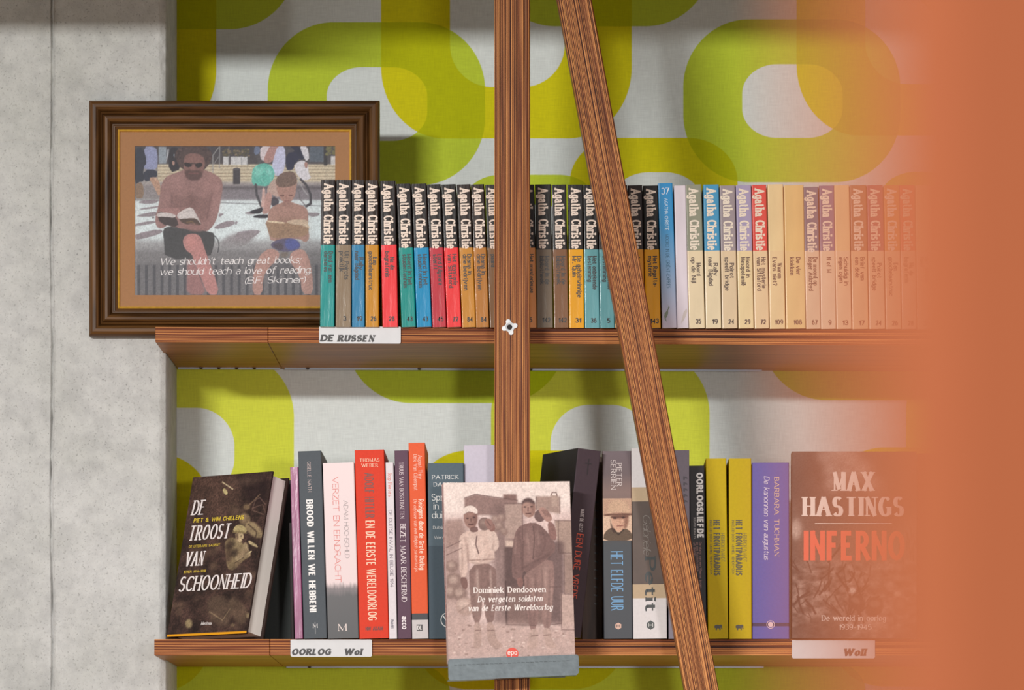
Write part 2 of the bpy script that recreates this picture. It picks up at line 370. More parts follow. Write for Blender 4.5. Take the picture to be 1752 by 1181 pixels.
# ------------------------------------------------------------------ upright post, leaning beam
def beam(name, label, pt, pb, yt, yb, w_t, w_b, Y0, dep, mats, cat, group):
    """laminated plywood bar: left px at top/bottom, pixel y at top/bottom, widths in px"""
    xt, xb = X(pt, Y0), X(pb, Y0); zt, zb = Z(yt, Y0), Z(yb, Y0)
    ang = math.atan2(xt-xb, zt-zb); ln = math.hypot(xt-xb, zt-zb); w = (w_t+w_b)/2*Y0/F*math.cos(ang)
    o = empty(name, (xb, Y0, zb), (0, ang, 0)); tag(o, label, cat, group)
    mb = MB(); mb.box(0, w, 0, dep, 0, ln, b=0.0012, mf=[1, 1, 0, 0, 1, 1]); mb.build('bar', mats, o)
    return o, w, ln
post, pw, pl = beam('upright_post', 'straight upright plywood post with white metal nut', 846, 846, -450, 3354, 60.5, 60.5, 5.93, 0.062, [ply_x, veneer_s], 'post', 'bookcase uprights')
beam2, bw, bl = beam('leaning_beam', 'slanting plywood beam crossing in front of both shelves', 871, 1571.7, -450, 3354, 58.5, 58.5, 5.87, 0.05, [ply_x, veneer_s], 'beam', 'bookcase uprights')
# four-pronged white nut set in the post
def star(r0, r1, n=40):
    pts = []
    for k in range(n):
        a = 2*math.pi*k/n+0.25; t = (math.cos(4*a-1.0)+1)/2; t = t**0.8 if t > 0.5 else t**1.5
        pts.append(((r0+(r1-r0)*t)*math.cos(a), (r0+(r1-r0)*t)*math.sin(a)))
    return pts
nx_, nz_ = X(872, 5.93)-post.location.x, Z(560, 5.93)-post.location.z
outer = star(0.0058, 0.0098); mb = MB(); n = len(outer)
inn = [(0.0032*math.cos(2*math.pi*k/n+0.25), 0.0032*math.sin(2*math.pi*k/n+0.25)) for k in range(n)]
mid_ = [(0.0052*math.cos(2*math.pi*k/n+0.25), 0.0052*math.sin(2*math.pi*k/n+0.25)) for k in range(n)]
for k in range(n):
    j = (k+1) % n
    P = lambda p, y: (nx_+p[0], y, nz_+p[1])
    mb.poly([P(outer[k], -0.0003), P(outer[j], -0.0003), P(outer[j], -0.0018), P(outer[k], -0.0018)])
    mb.poly([P(outer[k], -0.0018), P(outer[j], -0.0018), P(mid_[j], -0.0021), P(mid_[k], -0.0021)])
    mb.poly([P(mid_[k], -0.0021), P(mid_[j], -0.0021), P(inn[j], -0.0004), P(inn[k], -0.0004)])
nut = mb.build('mounting_nut', paint((222, 225, 228), 0.4, 0.03, 0.1, 300), post)
mb = MB(); mb.prism([(0.0032*math.cos(a*math.pi/8), 0.0032*math.sin(a*math.pi/8)) for a in range(16)], lambda u, v, d: (nx_+u, d, nz_+v), -0.0006, 0.0002); mb.build('bolt_hole', matt((40, 32, 30)), nut)

# ------------------------------------------------------------------ lettering: skeleton letters swept with a broad nib
G = {
'A': (.8, "0.03,0 .4,1|.4,1 .77,0|.17,.34 .63,.34"), 'B': (.72, ".13,0 .13,1|.13,1 .38,1 @.38,.765,.21,.235,90,-90 .13,.53|.13,.53 .4,.53 @.4,.265,.25,.265,90,-90 .13,0"),
'C': (.76, "@.43,.5,.34,.5,45,315"), 'D': (.8, ".13,0 .13,1|.13,1 .32,1 @.32,.5,.38,.5,90,-90 .13,0"),
'E': (.66, ".13,0 .13,1|.13,1 .57,1|.13,.52 .5,.52|.13,0 .59,0"), 'F': (.62, ".13,0 .13,1|.13,1 .57,1|.13,.52 .5,.52"),
'G': (.82, "@.43,.5,.34,.5,48,280 .7,.12 .7,.45|.46,.45 .74,.45"), 'H': (.82, ".13,0 .13,1|.69,0 .69,1|.13,.52 .69,.52"),
'I': (.28, ".14,0 .14,1"), 'J': (.5, ".36,1 .36,.22 @.19,.22,.17,.22,0,-140"), 'K': (.74, ".13,0 .13,1|.66,1 .13,.42|.28,.58 .7,0"),
'L': (.6, ".13,0 .13,1|.13,0 .56,0"), 'M': (.96, ".13,0 .13,1|.13,1 .48,.08|.48,.08 .83,1|.83,0 .83,1"), 'N': (.82, ".13,0 .13,1|.13,1 .69,0|.69,0 .69,1"),
'O': (.84, "@.42,.5,.34,.5,90,450"), 'P': (.68, ".13,0 .13,1|.13,1 .36,1 @.36,.74,.24,.26,90,-90 .13,.48"), 'Q': (.84, "@.42,.5,.34,.5,90,450|.45,.22 .76,-.1"),
'R': (.74, ".13,0 .13,1|.13,1 .36,1 @.36,.74,.24,.26,90,-90 .13,.48|.36,.48 .68,0"), 'S': (.62, "@.31,.75,.22,.25,40,270 @.31,.25,.24,.25,90,-145"),
'T': (.7, ".35,0 .35,1|.03,1 .67,1"), 'U': (.8, ".13,1 .13,.3 @.4,.3,.27,.3,180,360 .67,1"), 'V': (.76, ".03,1 .38,0|.38,0 .73,1"),
'W': (1.1, ".03,1 .3,0|.3,0 .55,1|.55,1 .8,0|.8,0 1.07,1"), 'X': (.76, ".06,1 .7,0|.06,0 .7,1"), 'Y': (.74, ".03,1 .37,.46|.71,1 .37,.46|.37,.46 .37,0"), 'Z': (.7, ".08,1 .62,1 .06,0 .64,0"),
'a': (.58, ".46,0 .46,.46 @.28,.46,.18,.22,0,150|.46,.4 .3,.4 @.25,.2,.17,.2,90,270 .34,0 .46,.12"), 'b': (.66, ".12,0 .12,1|@.34,.34,.22,.34,180,540"),
'c': (.54, "@.31,.34,.22,.34,45,315"), 'd': (.66, ".54,0 .54,1|@.32,.34,.22,.34,0,360"), 'e': (.6, ".1,.37 .53,.37|@.31,.34,.22,.34,5,315"),
'f': (.4, ".17,0 .17,.78 @.32,.78,.15,.22,180,60|.03,.68 .35,.68"), 'g': (.64, "@.3,.34,.21,.34,0,360|.52,.68 .52,-.06 @.31,-.06,.21,.24,0,-150"),
'h': (.68, ".12,0 .12,1|@.34,.44,.22,.24,180,0 .56,0"), 'i': (.26, ".13,0 .13,.66|.13,.91 .13,.98"), 'j': (.28, ".15,.68 .15,-.1 @0,-.1,.15,.18,0,-90|.15,.85 .15,.98"),
'k': (.62, ".12,0 .12,1|.52,.68 .12,.26|.25,.4 .56,0"), 'l': (.26, ".13,0 .13,1"), 'm': (1.0, ".12,0 .12,.68|@.31,.45,.19,.23,180,0 .5,0|@.69,.45,.19,.23,180,0 .88,0"),
'n': (.68, ".12,0 .12,.68|@.34,.44,.22,.24,180,0 .56,0"), 'o': (.64, "@.32,.34,.23,.34,90,450"), 'p': (.66, ".12,-.3 .12,.68|@.34,.34,.22,.34,180,540"), 'q': (.66, ".54,-.3 .54,.68|@.32,.34,.22,.34,0,360"),
'r': (.44, ".12,0 .12,.68|@.3,.44,.18,.24,180,50"), 's': (.5, "@.25,.51,.16,.17,40,270 @.25,.17,.18,.17,90,-145"), 't': (.42, ".17,.9 .17,.15 @.31,.15,.14,.15,180,300|.03,.68 .36,.68"),
'u': (.68, ".12,.68 .12,.22 @.33,.22,.21,.22,180,360|.54,.68 .54,0"), 'v': (.58, ".04,.68 .29,0|.29,0 .54,.68"), 'w': (.86, ".04,.68 .24,0|.24,0 .43,.68|.43,.68 .62,0|.62,0 .82,.68"),
'x': (.58, ".05,.68 .53,0|.05,0 .53,.68"), 'y': (.58, ".04,.68 .3,0|.54,.68 .3,0 .2,-.24 .06,-.3"), 'z': (.54, ".06,.68 .48,.68 .05,0 .5,0"),
'0': (.62, "@.31,.5,.23,.5,90,450"), '1': (.44, ".08,.8 .25,1 .25,0"), '2': (.6, "@.3,.72,.22,.28,160,-30 .08,0 .54,0"), '3': (.58, "@.27,.75,.2,.25,150,-90 @.27,.26,.23,.26,90,-150"),
'4': (.62, ".42,0 .42,1 .05,.3 .58,.3"), '5': (.58, ".5,1 .14,1 .12,.55 @.28,.32,.23,.32,120,-140"), '6': (.6, "@.3,.32,.22,.32,90,450|@.36,.42,.28,.58,185,80"),
'7': (.56, ".06,1 .52,1 .2,0"), '8': (.6, "@.3,.75,.18,.25,90,450|@.3,.26,.23,.26,90,450"), '9': (.6, "@.3,.68,.22,.32,90,450|@.24,.58,.28,.58,5,-100"),
'!': (.28, ".14,.3 .14,1|.14,0 .14,.12"), '.': (.26, ".12,0 .12,.13"), ',': (.26, ".14,.1 .08,-.14"), ';': (.28, ".14,.1 .08,-.14|.14,.55 .14,.67"), '-': (.44, ".06,.36 .38,.36"),
"'": (.2, ".1,1 .1,.75"), '(': (.34, "@.4,.4,.28,.62,125,235"), ')': (.34, "@-.06,.4,.28,.62,55,-55"), '?': (.54, "@.26,.76,.2,.24,160,-60 .26,.42 .26,.28|.26,0 .26,.12"),
'&': (.82, ".74,0 .2,.68 @.34,.8,.17,.2,200,-20 .16,.38 @.32,.22,.22,.22,150,360 .68,.5"), ' ': (.34, ""),
'\u00eb': (.6, ".1,.37 .53,.37|@.31,.34,.22,.34,5,315|.18,.85 .18,.98|.42,.85 .42,.98"), '\u00cb': (.66, ".13,0 .13,1|.13,1 .57,1|.13,.52 .5,.52|.13,0 .59,0|.2,1.14 .2,1.26|.45,1.14 .45,1.26"),
}
SERW = {'M': (.35, .9, .4, 1), 'N': (.4, 1, .4), 'm': (1, .85, .85)}
SANW = {'M': (1, .62, .62, 1), 'N': (1, .75, 1), 'W': (.85, .75, .75, .85), 'w': (.85, .75, .75, .85), 'm': (.9, .85, .85), 'K': (1, .85, .85)}
_gc = {}
def skeleton(ch):
    if ch in _gc: return _gc[ch]
    w, s = G[ch]; out = []
    for st in s.split('|'):
        pts = []
        for tok in st.split():
            if tok[0] == '@':
                cx, cy, rx, ry, a0, a1 = map(float, tok[1:].split(','))
                n = max(4, int(abs(a1-a0)/20))
                for k in range(n+1):
                    a = math.radians(a0+(a1-a0)*k/n); pts.append((cx+rx*math.cos(a), cy+ry*math.sin(a)))
            else: pts.append(tuple(map(float, tok.split(','))))
        cl = [pts[0]] if pts else []
        for p in pts[1:]:
            if abs(p[0]-cl[-1][0])+abs(p[1]-cl[-1][1]) > 1e-4: cl.append(p)
        if cl: out.append(cl)
    _gc[ch] = (w, out); return _gc[ch]
def letter_shapes(text, length, cap, thick=.15, thin=.15, nib=12, slant=0.0, serif=0.0, track=0.0):
    """2D polygons (u along the line, v up) for text squeezed to `length` at cap height `cap`"""
    ext = {}
    for c in set(text):
        xs_ = [p[0] for st in skeleton(c)[1] for p in st]; ext[c] = (min(xs_), max(xs_)) if xs_ else (0, .34)
    sk = sum(ext[c][1]-ext[c][0] for c in text); nch = len([c for c in text if c != ' '])+0.9*text.count(' ')
    tk, tn = thick*cap, thin*cap; gap = (0.06+max(track, -.05)*.7+serif*.45)*cap
    lim = (0.34+0.55*thick)*length/len(text)
    if tk+gap > lim:
        f_ = lim/(tk+gap); tk *= f_; gap *= f_; tn = min(tn, tk)
    kx = (length-nch*(tk+gap)+gap)/sk; ky = cap
    na = math.radians(nib); nv = (math.cos(na), math.sin(na)); polys = []; x = 0
    tkx = tk
    def width(dx, dy):
        l = math.hypot(dx, dy) or 1; cr = abs(dx*nv[1]-dy*nv[0])/l; return tn+(tkx-tn)*cr
    for ch in text:
        w, sts = skeleton(ch)
        wf = (SERW if serif > 0 else SANW).get(ch, ())
        sc = []
        for st in sts:
            # keep strokes inside the cap height: shrink the skeleton by half a stroke
            sc.append([(x+tkx/2+(px-ext[ch][0])*kx, tn*0.5+(py*(ky-tn))) for px, py in st])
        ends = []
        for k, st in enumerate(sc):
            for a, b_ in ((st[0], st[1]), (st[-1], st[-2])):
                d = (a[0]-b_[0], a[1]-b_[1]); ll = math.hypot(*d) or 1; ends.append((k, a, abs(d[1])/ll))
        for k, st in enumerate(sc):
            n = len(st); closed = math.hypot(st[0][0]-st[-1][0], st[0][1]-st[-1][1]) < 1e-5*1+0.001*cap and n > 4
            Lp, Rp = [], []
            for i in range(n):
                if closed and i in (0, n-1): p0, p1 = st[n-2], st[1]
                else: p0, p1 = st[max(0, i-1)], st[min(n-1, i+1)]
                dx, dy = p1[0]-p0[0], p1[1]-p0[1]; l = math.hypot(dx, dy) or 1; dx /= l; dy /= l
                hw = width(dx, dy)/2*(wf[k] if k < len(wf) else 1)
                if 0 < i < n-1 and not closed:
                    a = (st[i][0]-st[i-1][0], st[i][1]-st[i-1][1]); c = (st[i+1][0]-st[i][0], st[i+1][1]-st[i][1])
                    la, lc = math.hypot(*a) or 1, math.hypot(*c) or 1
                    cs = (a[0]*c[0]+a[1]*c[1])/(la*lc); hw /= max(0.55, math.sqrt(max(0.05, (1+cs)/2)))
                px, py = st[i]
                if not closed and i in (0, n-1):
                    o = tn*0.5 if abs(dy) > 0.5 else 0
                    if i == 0: px -= dx*o; py -= dy*o
                    else: px += dx*o; py += dy*o
                Lp.append((px-dy*hw, py+dx*hw)); Rp.append((px+dy*hw, py-dx*hw))
            for i in range(n-1): polys.append((k, [Lp[i], Rp[i], Rp[i+1], Lp[i+1]]))
            if serif > 0 and not closed:
                for (a, b_) in ((st[0], st[1]), (st[-1], st[-2])):
                    d = (a[0]-b_[0], a[1]-b_[1]); ll = math.hypot(*d) or 1
                    yn = (a[1]-tn*0.5)/(ky-tn)
                    if abs(d[1])/ll < 0.6 or min(abs(yn), abs(yn-1), abs(yn-.68), abs(yn+.3)) > 0.03: continue
                    if any(e[0] != k and e[2] > 0.5 and math.hypot(e[1][0]-a[0], e[1][1]-a[1]) < 0.02*cap for e in ends): continue
                    sw = min(serif*cap, gap*.55+.02*cap); sth = max(tn, 0.05*cap)
                    l_, r_ = -sw-tkx/2, sw+tkx/2
                    if abs(yn-.68) < .03: r_ = tkx/2
                    y0 = a[1]-tn*0.5 if yn < .5 else a[1]+tn*0.5-sth
                    polys.append((k+7, [(a[0]+l_, y0), (a[0]+r_, y0), (a[0]+r_, y0+sth), (a[0]+l_, y0+sth)]))
        x += (ext[ch][1]-ext[ch][0])*kx+(tkx+gap)*(.9 if ch == ' ' else 1)
    out = []
    for k, p in polys: out.append((k, [(u+slant*v, v) for u, v in p]))
    return out
def lettering(parent, text, org, ud, vd, length, cap, m, name='lettering', lift=0.00018, **kw):
    org, ud, vd = Vector(org), Vector(ud).normalized(), Vector(vd).normalized(); nn = ud.cross(vd)
    V, Fc = [], []
    for k, p in letter_shapes(text, length, cap, **kw):
        n = len(V); off = nn*(lift+k*0.000012)
        V += [tuple(org+ud*u+vd*v+off) for u, v in p]; Fc.append((n, n+1, n+2, n+3))
    return meshobj(name, V, Fc, m, parent)

# ------------------------------------------------------------------ printed pictures (dense painted grids)
class Canvas:
    """numpy painting; coordinates pass through tr (source units -> canvas px)"""
    def __init__(s, w, h, col, tr=lambda x, y: (x, y)):
        s.w, s.h = int(w), int(h); s.a = np.zeros((s.h, s.w, 3)); s.a[:] = np.array(col, float); s.tr = tr
        s.yy, s.xx = np.mgrid[0:s.h, 0:s.w].astype(float)
    def blend(s, m, col, alpha=1.0):
        m = (m*alpha)[..., None]; s.a = s.a*(1-m)+np.array(col, float)*m
    def blur(s, m, r):
        r = int(r)
        if r < 1: return m
        for _ in range(2):
            for ax in (0, 1):
                p = np.pad(m, [(r, r) if k == ax else (0, 0) for k in (0, 1)], mode='edge'); c = np.cumsum(p, axis=ax)
                c = np.concatenate([np.zeros_like(np.take(c, [0], axis=ax)), c], axis=ax); n = m.shape[ax]
                m = (np.take(c, range(2*r+1, 2*r+1+n), axis=ax)-np.take(c, range(0, n), axis=ax))/(2*r+1)
        return m
    def mask(s, pts):
        P = [s.tr(*p) for p in pts]; m = np.zeros((s.h, s.w))
        for sx, sy in ((-.25, -.25), (.25, -.25), (-.25, .25), (.25, .25)):
            ins = np.zeros((s.h, s.w), bool)
            for k in range(len(P)):
                x0, y0 = P[k]; x1, y1 = P[(k+1) % len(P)]
                if y0 == y1: continue
                c = ((s.yy+sy < y0) != (s.yy+sy < y1)) & (s.xx+sx < (x1-x0)*(s.yy+sy-y0)/(y1-y0)+x0); ins ^= c
            m += ins*0.25
        return m
    def smooth(s, pts, it=2):
        for _ in range(it):
            q = []
            for k in range(len(pts)):
                a, b_ = pts[k], pts[(k+1) % len(pts)]
                q += [(a[0]*.75+b_[0]*.25, a[1]*.75+b_[1]*.25), (a[0]*.25+b_[0]*.75, a[1]*.25+b_[1]*.75)]
            pts = q
        return pts
    def poly(s, pts, col, alpha=1, blur=0, rnd=True, grain=0.0, seed=1):
        m = s.mask(s.smooth(pts, 1) if rnd else pts); m = s.blur(m, blur)
        if grain: m = m*(1-grain+grain*2*vnoise(s.h, s.w, (3, 3), seed)).clip(0, 1.0)
        s.blend(m, col, alpha)
    def ell(s, cx, cy, rx, ry, col, alpha=1, blur=0, rot=0):
        c, d = math.cos(rot), math.sin(rot)
        s.poly([(cx+rx*math.cos(t)*c-ry*math.sin(t)*d, cy+rx*math.cos(t)*d+ry*math.sin(t)*c) for t in np.linspace(0, 2*math.pi, 20, endpoint=False)], col, alpha, blur, rnd=False)
    def line(s, pts, wd, col, alpha=1, blur=0):
        P = [s.tr(*p) for p in pts]; m = np.zeros((s.h, s.w))
        for (x0, y0), (x1, y1) in zip(P[:-1], P[1:]):
            dx, dy = x1-x0, y1-y0; l2 = dx*dx+dy*dy or 1
            t = (((s.xx-x0)*dx+(s.yy-y0)*dy)/l2).clip(0, 1); d = np.hypot(s.xx-x0-t*dx, s.yy-y0-t*dy)
            m = np.maximum(m, (wd/2+0.5-d).clip(0, 1))
        s.blend(s.blur(m, blur), col, alpha)
    def noise(s, amp, cell=(2, 2), seed=5, octs=2):
        s.a *= (1+amp*(fbm(s.h, s.w, cell, seed, octs)-0.5)*2)[..., None]
def print_mat():
    if 'print' in _mc: return _mc['print']
    m, nt, b = new_mat('printed_picture'); at = nd(nt, 'ShaderNodeAttribute', attribute_name='ink')
    nt.links.new(at.outputs['Color'], b.inputs['Base Color']); b.inputs['Roughness'].default_value = 0.4
    b.inputs['Specular IOR Level'].default_value = 0.15
    _mc['print'] = m; return m
def print_mesh(cv, name, parent, org, ud, vd, w, h):
    """grid of the canvas; row 0 is the top; org = lower left corner"""
    a = (cv.a.clip(0, 255)/255.0)[::-1]; a = np.where(a <= 0.04045, a/12.92, ((a+0.055)/1.055)**2.4)
    H, W = a.shape[:2]; org, ud, vd = Vector(org), Vector(ud).normalized(), Vector(vd).normalized()
    us = np.linspace(0, w, W); vs = np.linspace(0, h, H)
    P = np.array(org)[None, None]+us[None, :, None]*np.array(ud)+vs[:, None, None]*np.array(vd)
    idx = np.arange(H*W).reshape(H, W); q = np.stack([idx[:-1, :-1], idx[:-1, 1:], idx[1:, 1:], idx[1:, :-1]], -1).reshape(-1, 4)
    me = bpy.data.meshes.new(name); me.vertices.add(H*W); me.vertices.foreach_set('co', P.reshape(-1))
    me.loops.add(q.size); me.polygons.add(len(q)); me.loops.foreach_set('vertex_index', q.reshape(-1).astype(np.int32))
    me.polygons.foreach_set('loop_start', np.arange(0, q.size, 4, dtype=np.int32)); me.update(calc_edges=True)
    ca = me.color_attributes.new('ink', 'FLOAT_COLOR', 'POINT'); ca.data.foreach_set('color', np.concatenate([a, np.ones((H, W, 1))], -1).reshape(-1).astype(np.float32))
    me.materials.append(print_mat()); o = bpy.data.objects.new(name, me); C.objects.link(o)
    if parent: o.parent = parent
    return o

# ------------------------------------------------------------------ books
def case_mesh(w, d, h, bands, t=0.0006, r=0.0012, edge=0.0):
    """wrap-round cover: spine at y=0, boards to y=d. bands=[(z0,z1,mat index)] bottom to top"""
    r = min(r, w*0.3)
    def prof(o, rr):
        pts = [(w-o, d), (w-o, o+rr)]
        for k in range(1, 5):
            a = math.radians(90*k/4); pts.append((w-o-rr+rr*math.cos(a), o+rr-rr*math.sin(a)))
        for k in range(0, 5):
            a = math.radians(90+90*k/4); pts.append((o+rr+rr*math.cos(a), o+rr-rr*math.sin(a)))
        pts.append((o, d)); return pts
    po, pi = prof(0, r), prof(t, max(r-t, 0.0002)); n = len(po); V, Fc, M = [], [], []
    zs = [bands[0][0]]+[b[1] for b in bands]
    for p in (po, pi):
        for z in zs: V += [(x, y, z) for x, y in p]
    off = len(zs)*n
    for b in range(len(bands)):
        for i in range(n-1):
            a = b*n+i; Fc.append((a+1, a, a+n, a+n+1)); M.append(bands[b][2])
            a += off; Fc.append((a, a+1, a+n+1, a+n)); M.append(bands[b][2])
        for i in (0, n-1):
            a = b*n+i; Fc.append((a, a+off, a+off+n, a+n)); M.append(bands[b][2])
    for lv in (0, len(bands)):
        m = bands[0 if lv == 0 else -1][2]
        for i in range(n-1):
            a = lv*n+i; Fc.append((a, a+1, a+1+off, a+off) if lv else (a+1, a, a+off, a+1+off)); M.append(m)
    return V, Fc, M
class Book:
    def __init__(s, label, xb, yb, xt, yt, mats, bands=None, Y=5.992, depth=0.108, zs=None, hard=False, group=None, name='paperback_book',
                 pages=(222, 206, 184), yaw=0.0, w=None):
        """xb=(left,right) px at the foot, xt=left px at the head; bands in px y from the top: [(y_top, mat index)...]"""
        s.k = k = Y/F; s.w = (xb[1]-xb[0])*k if w is None else w; s.yt, s.yb = yt, yb
        x0 = X(xb[0], Y); base = zs(x0+s.w/2)
        ztop = Z(yt, Y); s.ang = math.atan2((xt-xb[0])*k, ztop-base); s.h = (ztop-base)/math.cos(s.ang)-(s.w*abs(math.sin(s.ang)))*0.5
        lift = s.w*math.sin(s.ang) if s.ang > 0 else 0
        s.o = empty(name, (x0, Y, base+lift)); s.o.rotation_euler = (Matrix.Rotation(s.ang, 3, 'Y') @ Matrix.Rotation(yaw, 3, 'Z')).to_euler()
        tag(s.o, label, 'book', group)
        bands = bands or [(yt, 0)]
        bl = []
        for i, (y, m) in enumerate(bands):
            z1 = s.h if i == 0 else s.zl(y); z0 = 0.0 if i == len(bands)-1 else s.zl(bands[i+1][0]); bl.append((z0, z1, m))
        bl.reverse(); s.depth = depth
        t = 0.0022 if hard else 0.0005
        V, Fc, M = case_mesh(s.w, depth, s.h, bl, t=t, r=0.003 if hard else 0.0013)
        s.cover = meshobj('cover', V, Fc, mats, s.o, M)
        g = 0.003 if hard else 0.0004
        mb = MB(); mb.box(t+0.0002, s.w-t-0.0002, 0.0016+t, depth-g, g, s.h-g); mb.build('pages', pages_mat(pages), s.o)
    def zl(s, y): return s.h-(y-s.yt)*s.k
    def down(s, text, xoff, y0, y1, cap, col, name='title', **kw):
        lettering(s.o, text, (xoff*s.k, -0.0001, s.zl(y0)), (0, 0, -1), (1, 0, 0), (y1-y0)*s.k, cap*s.k, ink(col), name, **kw)
    def flat(s, text, x0, x1, base, cap, col, name='title', **kw):
        lettering(s.o, text, (x0*s.k, -0.0001, s.zl(base)), (1, 0, 0), (0, 0, 1), (x1-x0)*s.k, cap*s.k, ink(col), name, **kw)
    def patch(s, pts, col, name='logo', lift=0.00015, m=None):
        n = len(pts); return meshobj(name, [(x*s.k, -lift-0.0001, s.zl(y)) for x, y in pts], [tuple(range(n))], m or ink(col), s.o)
    def ringp(s, cx, cy, r, wd, col, name='logo'):
        V, Fc = [], []
        for k in range(24):
            a = k*math.pi/12
            for rr in (r-wd, r): V.append(((cx+rr*math.cos(a))*s.k, -0.00025, s.zl(cy+rr*math.sin(a))))
        for k in range(24): j = (k+1) % 24; Fc.append((2*k, 2*k+1, 2*j+1, 2*j))
        return meshobj(name, V, Fc, ink(col), s.o)

SER = dict(thick=.25, thin=.14, nib=8, serif=.04, track=-.11)   # the heavy author face
SANS = dict(thick=.13, thin=.11, track=.04)
BLK, CREAM = (30, 24, 24), (228, 208, 172)
# foot (l, r), head left px, head y, colour name, upper colour, lower colour, titles, number, upper text colour
U = [
 (547.5, 572, 549.5, 308, 'teal', (52, 36, 33), (0, 142, 138), ('Dood van een', 'danseres'), ''),
 (574, 600.5, 575, 308, 'taupe', (52, 42, 38), (136, 116, 92), ('Uit Poirots', 'praktijk'), '3'),
 (602, 624, 601.5, 308, 'steel blue', (50, 36, 34), (38, 124, 168), ('Rally', 'naar Bagdad'), '19'),
 (625.5, 648, 625, 308.5, 'mustard', (62, 38, 26), (196, 134, 14), ('Een', 'goochelaarstruc'), '26'),
 (654.5, 681, 650, 309.5, 'bright red', (50, 38, 34), (232, 52, 58), ('Na de', 'begrafenis'), '28'),
 (687, 711.5, 678, 314.5, 'sea green', (46, 36, 33), (0, 140, 132), ('Moord in het', 'studentenhuis'), '43'),
 (713, 738.5, 704, 314.5, 'bright blue', (52, 40, 34), (0, 136, 186), ('Moord in het', 'studentenhuis'), '43'),
 (740, 763.7, 730, 315.5, 'crimson', (48, 38, 34), (186, 46, 60), ('Lord Edgware', 'sterft'), '45'),
 (765, 789.5, 755, 315.5, 'scarlet', (46, 40, 36), (232, 52, 54), ('Het mysterie', 'van Sittaford'), '72'),
 (790.7, 814, 781.5, 315.5, 'amber', (60, 44, 36), (196, 134, 44), ('Drama in', 'drie bedrijven'), '84'),
 (814.6, 837, 805.7, 315.5, 'ochre', (64, 44, 34), (180, 118, 46), ('Drama in', 'drie bedrijven'), '84'),
 (838, 861.5, 830, 316, 'brown', (46, 38, 34), (128, 90, 54), ('Het vale', 'paard'), ''),
 (864, 889, 856, 316, 'dark brown', (46, 38, 34), (120, 84, 54), ('Het kromme', 'huis'), ''),
 (893.5, 918.2, 889.5, 316, 'peach', (46, 34, 32), (222, 148, 86), ('Het mysterieuze', 'manuscript'), '5'),
 (918.6, 946.2, 915, 315.5, 'grey brown', (48, 42, 38), (112, 96, 78), ('Moord in de', 'bibliotheek'), '142'),
 (948, 973, 943.5, 316, 'brown', (44, 36, 32), (128, 88, 58), ('Moord in de', 'bibliotheek'), '142'),
 (974, 999.5, 971.7, 316, 'golden yellow', (42, 36, 33), (230, 162, 12), ('De geheimzinnige', 'Mr. Quin'), '31'),
 (1000.7, 1026, 997.6, 316.5, 'pale turquoise', (44, 38, 35), (100, 160, 166), ('Met onbekende', 'bestemming'), '36'),
 (1027, 1051.5, 1023, 316.5, 'pale turquoise', (44, 38, 35), (100, 160, 166), ('Met onbekende', 'bestemming'), '5'),
 (1052.5, 1077.5, 1048, 317, 'dark', (44, 36, 33), (196, 130, 40), ('Avontuur', ''), ''),
 (1079, 1103.8, 1074, 317, 'orange', (70, 54, 52), (224, 152, 38), ('Avonturen', ''), ''),
 (1105, 1130.5, 1100, 317.5, 'golden yellow', (40, 32, 28), (228, 158, 10), ('Het Regatta-', 'mysterie'), '143'),
 None, None,
 (1179, 1206.3, 1172.6, 316, 'olive grey topped', (146, 146, 126), CREAM, ('Moord', 'op de Nijl'), '35'),
 (1207.6, 1234.3, 1203, 316, 'sky blue topped', (72, 150, 192), CREAM, ('Rally', 'naar Bagdad'), '19'),
 (1235.6, 1262, 1231, 317.5, 'faded mauve topped', (158, 144, 148), (222, 196, 160), ('Poirot', 'speelt bridge'), '24'),
 (1263.5, 1289.8, 1258.7, 317, 'lilac topped', (166, 156, 188), (232, 208, 160), ('Moord in', 'Mesopotami\u00eb'), '29'),
 (1291, 1316, 1285.8, 316.5, 'red topped', (222, 70, 66), (230, 202, 160), ('Het mysterie', 'van Sittaford'), '72'),
 (1317, 1343.8, 1313, 315.5, 'all cream', (234, 212, 160), (230, 206, 158), ('Waarom', 'Evans niet?'), '109'),
 (1344.9, 1378.6, 1341, 317, 'all yellowed', (228, 198, 132), (228, 198, 140), ('De vier', 'klokken'), '108'),
 (1379.2, 1404.2, 1374.7, 320, 'slate blue topped', (78, 108, 132), (222, 196, 166), ('De moord op', 'Roger Ackroyd'), '67'),
 (1404.6, 1430.4, 1401.4, 317.5, 'violet grey topped', (110, 112, 144), (228, 202, 172), ('N of M', ''), '9'),
 (1431, 1457, 1427, 317, 'all cream', (232, 200, 150), (230, 200, 164), ('Schuldig in', 'eigen ogen'), '13'),
 (1458, 1486, 1454, 317, 'tan topped', (150, 112, 84), (226, 192, 150), ('Brief van', 'een dode'), '17'),
 (1487, 1514.5, 1483, 317, 'plum topped', (140, 78, 100), (226, 196, 160), ('Poirot', 'speelt bridge'), '24'),
 (1515.5, 1542, 1512, 317, 'ochre topped', (200, 140, 70), (226, 194, 156), ('Een', 'goochelaarstruc'), '26'),
 (1543, 1568.5, 1539, 317, 'coral topped', (214, 84, 76), (226, 192, 160), ('Na de', 'begrafenis'), '28'),
 (1569, 1596, 1566, 317, 'all cream', (228, 200, 150), (226, 194, 160), ('Het wespen', 'nest'), '31'),
 (1597, 1622, 1593, 317, 'pink topped', (196, 100, 90), (226, 194, 160), ('', ''), ''),
 (1623, 1648, 1619, 317, 'grey topped', (150, 130, 120), (226, 194, 160), ('', ''), ''),
]
seen = set()
